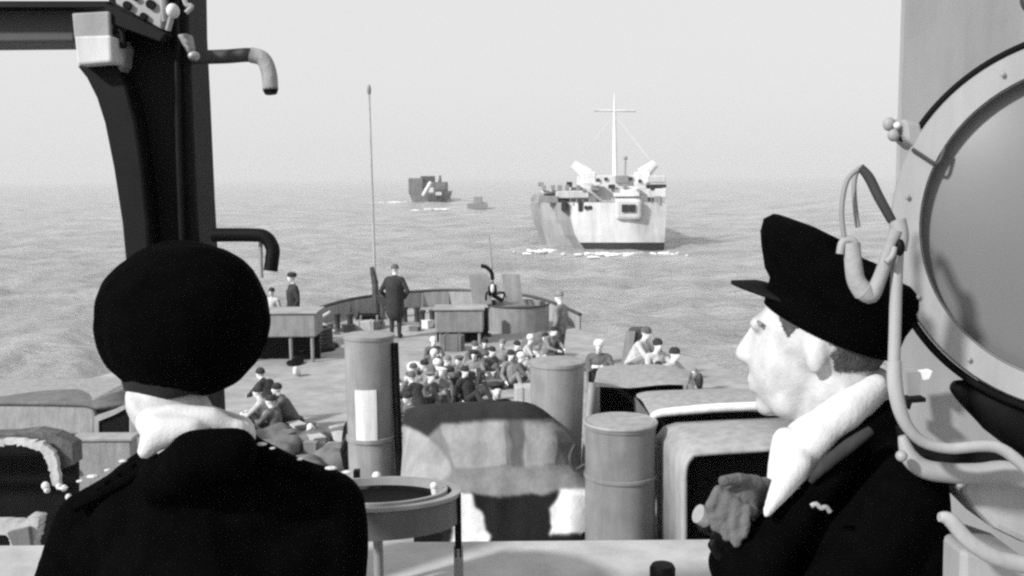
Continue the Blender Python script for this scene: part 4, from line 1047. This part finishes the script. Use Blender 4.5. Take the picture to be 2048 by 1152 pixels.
# yoke tubes
tb([(1796, 490), (1792, 580), (1790, 660), (1788, 725)], 12, 'yoke_upright', M_lamp)
tb([(1788, 722), (1790, 770), (1800, 820), (1818, 858), (1850, 886), (1900, 897), (1960, 892), (2000, 897), (2040, 925), (2080, 965)], (14, 15, 14, 12, 11, 11, 12, 12, 12, 12), 'yoke_tube', mat('polished_tube', .42, .35, .08, 12), D2 - .01, 6)
tb([(1804, 872), (1820, 915), (1850, 938), (1900, 946), (1960, 948), (2010, 945), (2070, 960)], (8, 18, 20, 20, 22, 24, 26), 'lower_rail', M_lamp, D2 + .06, 5)
B().ball(P(1803, 912, D2 + .03), m_px(12, D2)).obj('rail_end', M_lamp, t, True)
tb([(1800, 850), (1830, 900), (1880, 925), (1960, 925), (2020, 925), (2080, 970)], (10, 20, 26, 26, 28, 30), 'shadow_fill', M_black, D2 + .12, 5)  # black tube added as the shadow between yoke tube and lower rail
tb([(1878, 1034), (1900, 1040), (1935, 1080), (1985, 1112), (2040, 1128), (2090, 1132)], (9, 15, 16, 17, 18, 18), 'grab_rail', mat('polished_tube', .42), D2 - .03, 6)
tb([(1905, 770), (1945, 790), (2000, 815), (2060, 850), (2120, 880)], (10, 32, 56, 64, 64), 'lamp_trunnion', M_dark, D + .10, 5)
B().prism([(1930, 968), (2100, 962), (2100, 1100), (2048, 1088), (1990, 1060), (1950, 1020), (1932, 990)], D2 + .10, D2 + .2).obj('pedestal_drum', mat('pedestal_paint', .40, .6, .08, 6), t, bev=.01)
B().prism([(1925, 1100), (1990, 1112), (2100, 1150), (2100, 1260), (1922, 1260)], D2 + .04, D2 + .2).obj('pedestal_base', mat('pedestal_paint', .40), t, bev=.008)
B().cone(Vector((c.x - .06, c.y + .05, FLOOR)), P(2010, 1200, D2 + .12), .14, .12, 30).obj('pedestal', M_lamp, t, True)

# ================================================================== THE TWO OFFICERS
def px_c(x0, y0, d0, r0, x1, y1, d1, r1, mi=0): return ('c', tuple(P(x0, y0, d0)), m_px(r0, d0), tuple(P(x1, y1, d1)), m_px(r1, d1), mi)
def px_e(x, y, d, rx, rz, ry, mi=0, rot=None): return ('e', tuple(P(x, y, d)), (m_px(rx, d), ry, m_px(rz, d)), rot, mi)
def officer_left():
    D = 1.65
    hc = P(332, 698, D)
    t = thing('person', 'officer seen from behind in black cap, white scarf and black coat', 'person', Vector((hc.x + .02, hc.y, FLOOR)))
    Mh = Matrix.Translation(hc) @ Euler((R(-10), R(-5), R(50))).to_matrix().to_4x4()
    nb = P(392, 900, D - .02); ch = P(395, 1120, D); pel = Vector((ch.x, ch.y, FLOOR + .95))
    L = head_parts(Mh) + [('c', tuple(hc + Vector((0, -.02, -.08))), .062, tuple(nb), .058, 0), ('c', tuple(nb), .05, tuple(ch), .085, 0), ('c', tuple(ch), .09, tuple(pel), .11, 0)]
    for s in (-1, 1):
        sh = ch + Vector((s * .11, 0, .06)); el = sh + Vector((s * .07, .02, -.3)); wr = el + Vector((-s * .06, .22, -.02))
        kn = pel + Vector((s * .1, .02, -.45)); an = Vector((kn.x, kn.y - .03, FLOOR + .09))
        L += [('c', tuple(nb + Vector((0, 0, -.06))), .04, tuple(sh), .04, 0), ('c', tuple(sh), .04, tuple(el), .036, 0), ('c', tuple(el), .043, tuple(wr), .032, 0), ('e', tuple(wr + Vector((0, .06, 0))), (.022, .05, .04), None, 0)]
        for k in range(4): L.append(('c', tuple(wr + Vector((0, .09, .027 - .019 * k))), .009, tuple(wr + Vector((-s * .02, .16 - .008 * abs(k - 1), .026 - .021 * k))), .008, 0))
        L.append(('c', tuple(wr + Vector((0, .05, .03))), .010, tuple(wr + Vector((-s * .03, .10, .05))), .009, 0))
        L += [('c', tuple(pel + Vector((s * .09, 0, -.02))), .09, tuple(kn), .062, 0), ('c', tuple(kn), .062, tuple(an), .045, 0), ('c', (an.x, an.y - .03, FLOOR + .05), .045, (an.x, an.y + .17, FLOOR + .045), .04, 0)]
    blob('body', L, .0055, [M_skin], 5, t)
    # cap: tall soft crown, dark band, peak in front
    Mc = Matrix.Translation(P(367, 640, D)) @ Euler((R(6), R(3), 0)).to_matrix().to_4x4()
    parts = [('e', tuple(Mc @ Vector((0, 0, 0))), (.141, .138, .130), Mc.to_3x3(), 0), ('e', tuple(Mc @ Vector((.02, -.01, .03))), (.115, .11, .098), Mc.to_3x3(), 0)]
    cp = blob('cap', parts, .006, [M_wool], 6, t, .0025, 22)
    B().poly([P(x, 700, D) + Vector((0, .12 + dy, .0)) for x, dy in ((300, 0), (320, .05), (360, .075), (400, .05), (420, 0))], (0, 0, -.004)).obj('peak', M_black, cp)
    # hair at the nape and sides
    B().lathe([(.0785, .02), (.081, -.02), (.079, -.06), (.06, -.085)], Mh @ Matrix.Translation((0, -.012, .01)), 40, 1, 1.22).obj('hair', mat('hair_black', .004, .8, .4, 80), t, True)
    # white scarf
    L = [px_c(290, 904, 1.53, 18, 318, 862, 1.54, 36), px_c(318, 866, 1.535, 34, 380, 862, 1.54, 30), px_c(304, 846, 1.57, 34, 350, 842, 1.57, 36), px_c(350, 842, 1.57, 36, 420, 846, 1.57, 34), px_c(420, 846, 1.57, 34, 474, 868, 1.58, 22), px_c(474, 862, 1.58, 26, 498, 886, 1.62, 14),
         px_c(300, 830, 1.74, 36, 400, 845, 1.82, 40), px_c(400, 845, 1.82, 40, 480, 860, 1.72, 30), px_c(480, 860, 1.72, 30, 485, 870, 1.62, 28), px_c(300, 830, 1.74, 34, 310, 850, 1.60, 36)]
    blob('scarf', L, .006, [M_scarf], 12, t)
    # coat
    L = [px_c(385, 912, 1.52, 52, 470, 906, 1.53, 46), px_c(375, 930, 1.53, 52, 330, 960, 1.56, 56), px_c(350, 915, 1.64, 62, 455, 905, 1.64, 62), px_c(430, 910, 1.64, 60, 662, 1010, 1.66, 70), px_c(360, 915, 1.64, 56, 180, 1040, 1.66, 58), px_c(662, 1012, 1.66, 70, 664, 1200, 1.66, 76), px_c(180, 1045, 1.66, 66, 125, 1220, 1.66, 76),
         px_c(400, 1000, 1.66, 140, 400, 1200, 1.66, 200), px_c(300, 1040, 1.66, 110, 520, 1020, 1.66, 120), px_c(230, 1100, 1.66, 100, 590, 1090, 1.66, 110), px_c(400, 1200, 1.66, 210, 400, 1450, 1.66, 215), px_c(300, 1450, 1.66, 150, 500, 1450, 1.66, 150), px_c(300, 1450, 1.66, 150, 300, 1900, 1.66, 150), px_c(500, 1450, 1.66, 150, 500, 1900, 1.66, 150),
         px_c(660, 1200, 1.66, 78, 680, 1400, 1.68, 64), px_c(680, 1400, 1.68, 60, 620, 1420, 1.88, 48), px_c(125, 1220, 1.66, 76, 105, 1400, 1.68, 64), px_c(105, 1400, 1.68, 60, 170, 1420, 1.88, 48)]
    co = blob('coat', L, .010, [M_wool], 6, t, .005, 14)
    # shoulder straps and the pale flecks along the seams
    for pts in ([(500, 892), (560, 912), (640, 935)], [(330, 905), (240, 958), (150, 1004)]):
        B().tube([P(x, y + 12, 1.60) for x, y in pts], m_px(10, 1.6), 8).obj('shoulder_strap', M_wool, co)
    for x, y, s in ((524, 888, 10), (545, 896, 6), (600, 918, 6), (662, 936, 12), (694, 944, 10), (246, 922, 8), (215, 940, 6), (186, 953, 12), (160, 962, 7), (126, 976, 10)):
        B().ball(P(x, y, 1.60), (m_px(s, D), .006, m_px(s * .32, D))).obj('button', M_rope, co, True)
officer_left()

def officer_right():
    D = 1.52
    f = Vector((-math.cos(R(24)), math.sin(R(24)), 0)); up0 = Vector((0, 0, 1)); rt = f.cross(up0)
    base = Matrix((rt, f, up0)).transposed()          # columns: right, forward, up
    hc = P(1628, 696, D)
    t = thing('person', 'officer in profile with peaked black cap, white scarf and grey gloved hand', 'person', Vector((P(1720, 900, D).x, P(1720, 900, D).y, FLOOR)))
    rot = base @ Matrix.Rotation(R(4), 3, 'X')
    Mh = Matrix.Translation(hc) @ rot.to_4x4() @ Matrix.Diagonal((1.02, 1.06, 1.06, 1))
    Mh2 = Matrix.Translation(hc) @ rot.to_4x4()
    L = head_parts(Mh2)
    nk = P(1700, 830, D + .01); ch = P(1760, 1080, D + .06); pel = Vector((ch.x + .01, ch.y, FLOOR + .95))
    L += [('c', tuple(Mh2 @ Vector((0, -.035, -.05))), .062, tuple(nk), .062, 0), ('c', tuple(Mh2 @ Vector((0, .01, -.08))), .045, tuple(nk), .055, 0), ('c', tuple(nk), .055, tuple(ch), .085, 0), ('c', tuple(ch), .09, tuple(pel), .12, 0)]
    # far arm hangs, near arm holds the binoculars
    side = -rt      # toward the camera = his left
    el = P(1560, 1330, 1.36); wr = P(1462, 1130, 1.40)
    L += [('c', tuple(P(1800, 980, 1.45)), .036, tuple(el), .036, 0), ('c', tuple(el), .043, tuple(wr), .03, 0)]
    L += [('c', tuple(P(1740, 980, 1.66)), .036, tuple(P(1600, 1300, 1.72)), .043, 0), ('c', tuple(P(1600, 1300, 1.72)), .043, tuple(P(1490, 1180, 1.62)), .032, 0), ('e', tuple(P(1470, 1150, 1.58)), (.035, .03, .045), None, 0)]
    for s in (-1, 1):
        q = pel + rt * (.09 * s); kn = q + Vector((0, 0, -.45)) + f * .02; an = Vector((kn.x, kn.y, FLOOR + .09))
        L += [('c', tuple(q), .09, tuple(kn), .062, 0), ('c', tuple(kn), .062, tuple(an), .045, 0), ('c', (an.x, an.y, FLOOR + .05), .045, (an.x - .17, an.y + .05, FLOOR + .045), .04, 0)]
    blob('body', L, .0045, [M_skin], 9, t)
    # eyes and brows
    for s in (-1, 1):
        B().ball(Mh2 @ Vector((s * .031, .062, .012)), .0115).obj('eye', mat('eye_shade', .22, .4, .2, 40), t, True)
        B().tube([Mh2 @ Vector((s * .048, .072, .033)), Mh2 @ Vector((s * .034, .086, .037)), Mh2 @ Vector((s * .017, .09, .033))], .0035, 8).obj('eyebrow', mat('eye_shade', .22), t, True)
    # hair: close-cropped shell at the temples, sides and back under the cap
    vs = []; fs = []; nu, nv = 260, 170; g5 = np.random.default_rng(4)
    for j in range(nv + 1):
        ph_ = math.pi * j / nv
        for i in range(nu):
            th = 2 * math.pi * i / nu; q = 1.016 + .010 * g5.uniform()
            vs.append(Mh2 @ Vector((.074 * q * math.sin(ph_) * math.cos(th), -.012 + .095 * q * math.sin(ph_) * math.sin(th), .03 + .09 * q * math.cos(ph_))))
    for j in range(nv):
        for i in range(nu):
            th = 2 * math.pi * (i + .5) / nu; ph_ = math.pi * (j + .5) / nv
            y = .095 * math.sin(ph_) * math.sin(th) - .012; z = .09 * math.cos(ph_) + .03; e_ = g5.normal() * .0008
            wob = .003 * math.sin(z * 130 + 1) + .0015 * math.sin(z * 310)
            if (y < -.036 + wob + e_ and z > -.016 + wob + e_) or z > .036 + .42 * y + e_ * 2 or (.012 < y + wob < .050 and z > .014 + .30 * y + 1.4 * abs(y - .032) + e_):
                fs.append((j * nu + i, j * nu + (i + 1) % nu, (j + 1) * nu + (i + 1) % nu, (j + 1) * nu + i))
    mesh_obj('hair', vs, fs, M_hair, t, smooth=True)
    # cap
    tilt = base @ Matrix.Rotation(R(23), 3, 'X')
    Mc = Matrix.Translation(P(1672, 622, D - .014)) @ tilt.to_4x4()
    prof_ = [(.088, -.034), (.099, -.031), (.102, -.012), (.104, .008), (.112, .022), (.123, .040), (.128, .056), (.126, .072), (.114, .081), (.06, .085), (0, .084)]
    o = B()
    rings = []
    for r_, z in prof_:
        sh_ = max(0, z) * .34
        rings.append((r_, z, sh_))
    vs = []; fs = []; seg = 56
    for r_, z, sh_ in rings:
        for k in range(seg):
            a = 2 * math.pi * k / seg; lift = (.024 if z > .03 else 0) * max(0, math.sin(a)) ** 2 * (z / .1)
            vs.append(Mc @ Vector((r_ * .86 * math.cos(a), r_ * 1.03 * math.sin(a) + sh_, z + lift + (.004 * math.sin(3 * a) if z > .02 else 0))))
    for j in range(len(rings) - 1):
        for k in range(seg): fs.append((j * seg + k, j * seg + (k + 1) % seg, (j + 1) * seg + (k + 1) % seg, (j + 1) * seg + k))
    cp = mesh_obj('cap', vs, fs, M_wool, t, smooth=True)
    # peak
    vs = []; fs = []
    for i in range(17):
        a = R(42 + 96 * i / 16); k = math.sin((i / 16) * math.pi)
        p0 = Vector((.086 * math.cos(a), .100 * math.sin(a), -.006)); p1 = Vector((.088 * math.cos(a), .102 * math.sin(a) + .060 * k, -.010 - .014 * k))
        for p in (p0, (p0 + p1) / 2 + Vector((0, 0, .006 * k)), p1): vs.append(Mc @ p)
    for i in range(16):
        for j in range(2): fs.append((3 * i + j, 3 * i + j + 1, 3 * i + 4 + j, 3 * i + 3 + j))
    o = mesh_obj('peak', vs, fs, M_black, cp, smooth=True); md = o.modifiers.new('s', 'SOLIDIFY'); md.thickness = .004
    # scarf
    L = [px_c(1750, 772, 1.47, 28, 1690, 822, 1.45, 40), px_c(1690, 822, 1.45, 40, 1630, 868, 1.44, 40), px_c(1630, 868, 1.44, 44, 1590, 930, 1.43, 38), px_c(1590, 930, 1.41, 38, 1532, 1030, 1.355, 10),
         px_c(1570, 880, 1.48, 26, 1550, 960, 1.46, 18), px_c(1600, 870, 1.50, 30, 1700, 830, 1.5, 60), px_c(1750, 765, 1.50, 34, 1740, 800, 1.60, 40), px_c(1740, 800, 1.62, 40, 1640, 850, 1.62, 40), px_c(1640, 850, 1.62, 40, 1580, 890, 1.52, 30)]
    blob('scarf', L, .005, [M_scarf], 7, t, .002, 26)
    # coat
    L = [px_c(1780, 830, 1.49, 34, 1700, 900, 1.42, 30), px_c(1700, 905, 1.42, 34, 1590, 1035, 1.40, 40), px_c(1590, 1030, 1.40, 50, 1500, 1140, 1.38, 60), px_c(1770, 860, 1.50, 46, 1800, 950, 1.45, 85), px_c(1800, 960, 1.45, 88, 1820, 1160, 1.45, 84),
         px_c(1740, 1010, 1.5, 120, 1740, 1300, 1.5, 165), px_c(1640, 1080, 1.46, 90, 1640, 1300, 1.46, 130), px_c(1560, 1120, 1.46, 60, 1580, 1350, 1.46, 110), px_c(1700, 900, 1.6, 60, 1790, 950, 1.62, 80), px_c(1790, 950, 1.62, 80, 1760, 1250, 1.62, 120),
         px_c(1740, 1300, 1.5, 170, 1740, 1600, 1.5, 175), px_c(1680, 1600, 1.5, 150, 1680, 2150, 1.5, 150), px_c(1800, 1600, 1.5, 130, 1800, 2150, 1.5, 130),
         px_c(1800, 1000, 1.42, 80, 1560, 1330, 1.36, 68), px_c(1560, 1330, 1.36, 66, 1462, 1125, 1.40, 50), px_c(1760, 1000, 1.68, 75, 1600, 1300, 1.72, 62), px_c(1600, 1300, 1.72, 60, 1492, 1190, 1.62, 46)]
    co = blob('coat', L, .008, [M_wool], 6, t, .004, 16)
    B().tube([P(x, y, 1.385) for x, y in [(1742, 860), (1700, 890), (1650, 930), (1620, 965)]], [m_px(q, 1.385) for q in (9, 14, 13, 5)], 10, 5).obj('lapel_edge', mat('lapel_wool', .025, .9, .3, 40), co, True)
    b = B(); b.tube([P(x, y, 1.335) for x, y in [(1622, 1012), (1632, 1008), (1642, 1016), (1652, 1014), (1660, 1024)]], m_px(5, 1.335), 8, 3); b.obj('badge', M_brass, co, True)
    # grey gloved hand round the binoculars
    hw = 1.37
    L = [px_c(1600, 1010, 1.60, 34, 1536, 984, 1.47, 30), px_c(1536, 984, 1.47, 31, 1492, 990, 1.41, 32), px_e(1474, 1000, 1.395, 42, 36, .022), px_c(1440, 984, 1.385, 15, 1500, 1018, 1.385, 17)]
    fingers = [[(1437, 982), (1421, 1012), (1432, 1056)], [(1454, 994), (1445, 1032), (1452, 1074)], [(1473, 1006), (1468, 1048), (1473, 1086)], [(1494, 1016), (1492, 1048), (1487, 1070)]]
    for k, fg in enumerate(fingers):
        r_ = (12, 12, 11.5, 10)[k]
        for (a, b_) in zip(fg, fg[1:]): L.append(px_c(*a, 1.378 - .004 * k, r_, *b_, 1.374 - .004 * k, r_ * .86))
    L += [px_c(1512, 968, 1.40, 17, 1478, 958, 1.375, 13), px_c(1478, 958, 1.375, 13, 1446, 962, 1.365, 11)]
    blob('glove', L, .0032, [M_glove], 3, t, .0006, 70)
    L = [px_c(1464, 1128, 1.40, 40, 1455, 1092, 1.40, 34)]
    for k in range(4): L.append(px_c(1436 + 16 * k, 1090, 1.385, 11, 1428 + 17 * k, 1068 + 3 * k, 1.372, 9))
    L.append(px_c(1440, 1110, 1.38, 12, 1424, 1090, 1.372, 10))
    blob('glove', L, .0035, [M_dark], 3, t)
    # binoculars: separate thing held in the hand
    t2 = thing('binoculars', 'dark binoculars with pale eyepiece ring held in the gloved hand', 'binoculars', P(1420, 1050, hw + .04))
    for x, y, dd in ((1412, 1034, hw + .03), (1432, 1044, hw + .09)):
        a = P(x, y, dd); e_ = P(x + 70, y + 30, dd + .02)
        B().cone(a, e_, m_px(30, dd), m_px(36, dd), 24).obj('barrel', M_dark, t2, True)
        dirv = (a - e_).normalized()
        B().cone(a, a + dirv * .014, m_px(22, dd), m_px(19, dd), 24).obj('eyepiece', M_canvas, t2, True)
    B().cone(P(1440, 1042, hw + .03), P(1450, 1046, hw + .09), .012, .012, 12).obj('hinge', M_dark, t2)
officer_right()

# ================================================================== HAZE
hz = B(); hz.box((0, 0, 12.0), (39000, 39000, 27.0))
ho = hz.obj('haze', []); ho['kind'] = 'stuff'
hm = bpy.data.materials.new('haze'); hm.use_nodes = True
nn = hm.node_tree.nodes; nn.clear(); oo = nn.new('ShaderNodeOutputMaterial'); pv = nn.new('ShaderNodeVolumePrincipled')
pv.inputs['Color'].default_value = (.70, .70, .70, 1); pv.inputs['Density'].default_value = .00035; pv.inputs['Anisotropy'].default_value = 0.0
hm.node_tree.links.new(pv.outputs[0], oo.inputs['Volume']); ho.data.materials.append(hm)

# loose stores that litter the deck
g6 = np.random.default_rng(33)
def litter(label, boxes, group):
    ORD = 'first second third fourth fifth sixth seventh eighth ninth tenth eleventh twelfth thirteenth fourteenth'.split()
    for nb_, (px, py) in enumerate(sorted(boxes)):
        c = G(px, py, DECK); k = .10 + .14 * g6.uniform(); yaw = g6.uniform(0, 180); r_ = Matrix.Rotation(R(yaw), 3, 'Z'); h = .08 + .16 * g6.uniform()
        ki = int(g6.integers(0, 5)); m = (M_dark2, M_canvasm, M_canvasl, M_grey, M_white)[ki]
        t = thing('stores_box', ('dark', 'drab', 'pale', 'grey', 'white')[ki] + ' small box, ' + ORD[nb_] + ' from left ' + label, 'box', c, group)
        B().box(c + Vector((0, 0, h / 2)), (k * 1.5, k, h), r_, bev=.01).obj('body', m, t)
        B().box(c + Vector((0, 0, h + .008)), (k * 1.56, k * 1.06, .02), r_).obj('lid', m, t)
litter('in the litter beside the white-panelled trunk', [(560 + 140 * g6.uniform(), 872 + 62 * g6.uniform()) for _ in range(12)], 'loose boxes beside the white-panelled trunk')
litter('among the seated men', [(820 + 260 * g6.uniform(), 725 + 60 * g6.uniform()) for _ in range(14)], 'loose boxes among the seated men')
litter('on the bow deck around the windlass', [(650 + 230 * g6.uniform(), 652 + 18 * g6.uniform()) for _ in range(7)], 'loose boxes in the bow')

c = G(628, 716, DECK)  # low black mound added as the left platform's cast shadow
t = thing('deck_heap', 'black mound standing in for shadow right of the left platform legs', 'tarpaulin', c)
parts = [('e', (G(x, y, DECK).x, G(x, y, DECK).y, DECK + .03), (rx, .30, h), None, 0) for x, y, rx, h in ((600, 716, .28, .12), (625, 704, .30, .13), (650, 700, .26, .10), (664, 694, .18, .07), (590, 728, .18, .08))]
blob('folds', parts, .03, [M_dark], 4, t, .015, 9); B().tube([G(600, 722, DECK) + Vector((0, 0, .2)), G(630, 708, DECK) + Vector((0, 0, .2)), G(660, 698, DECK) + Vector((0, 0, .15))], .015, 6).obj('lashing', M_dark2, t)  # mound and the tube across it are added to stand in for shadow
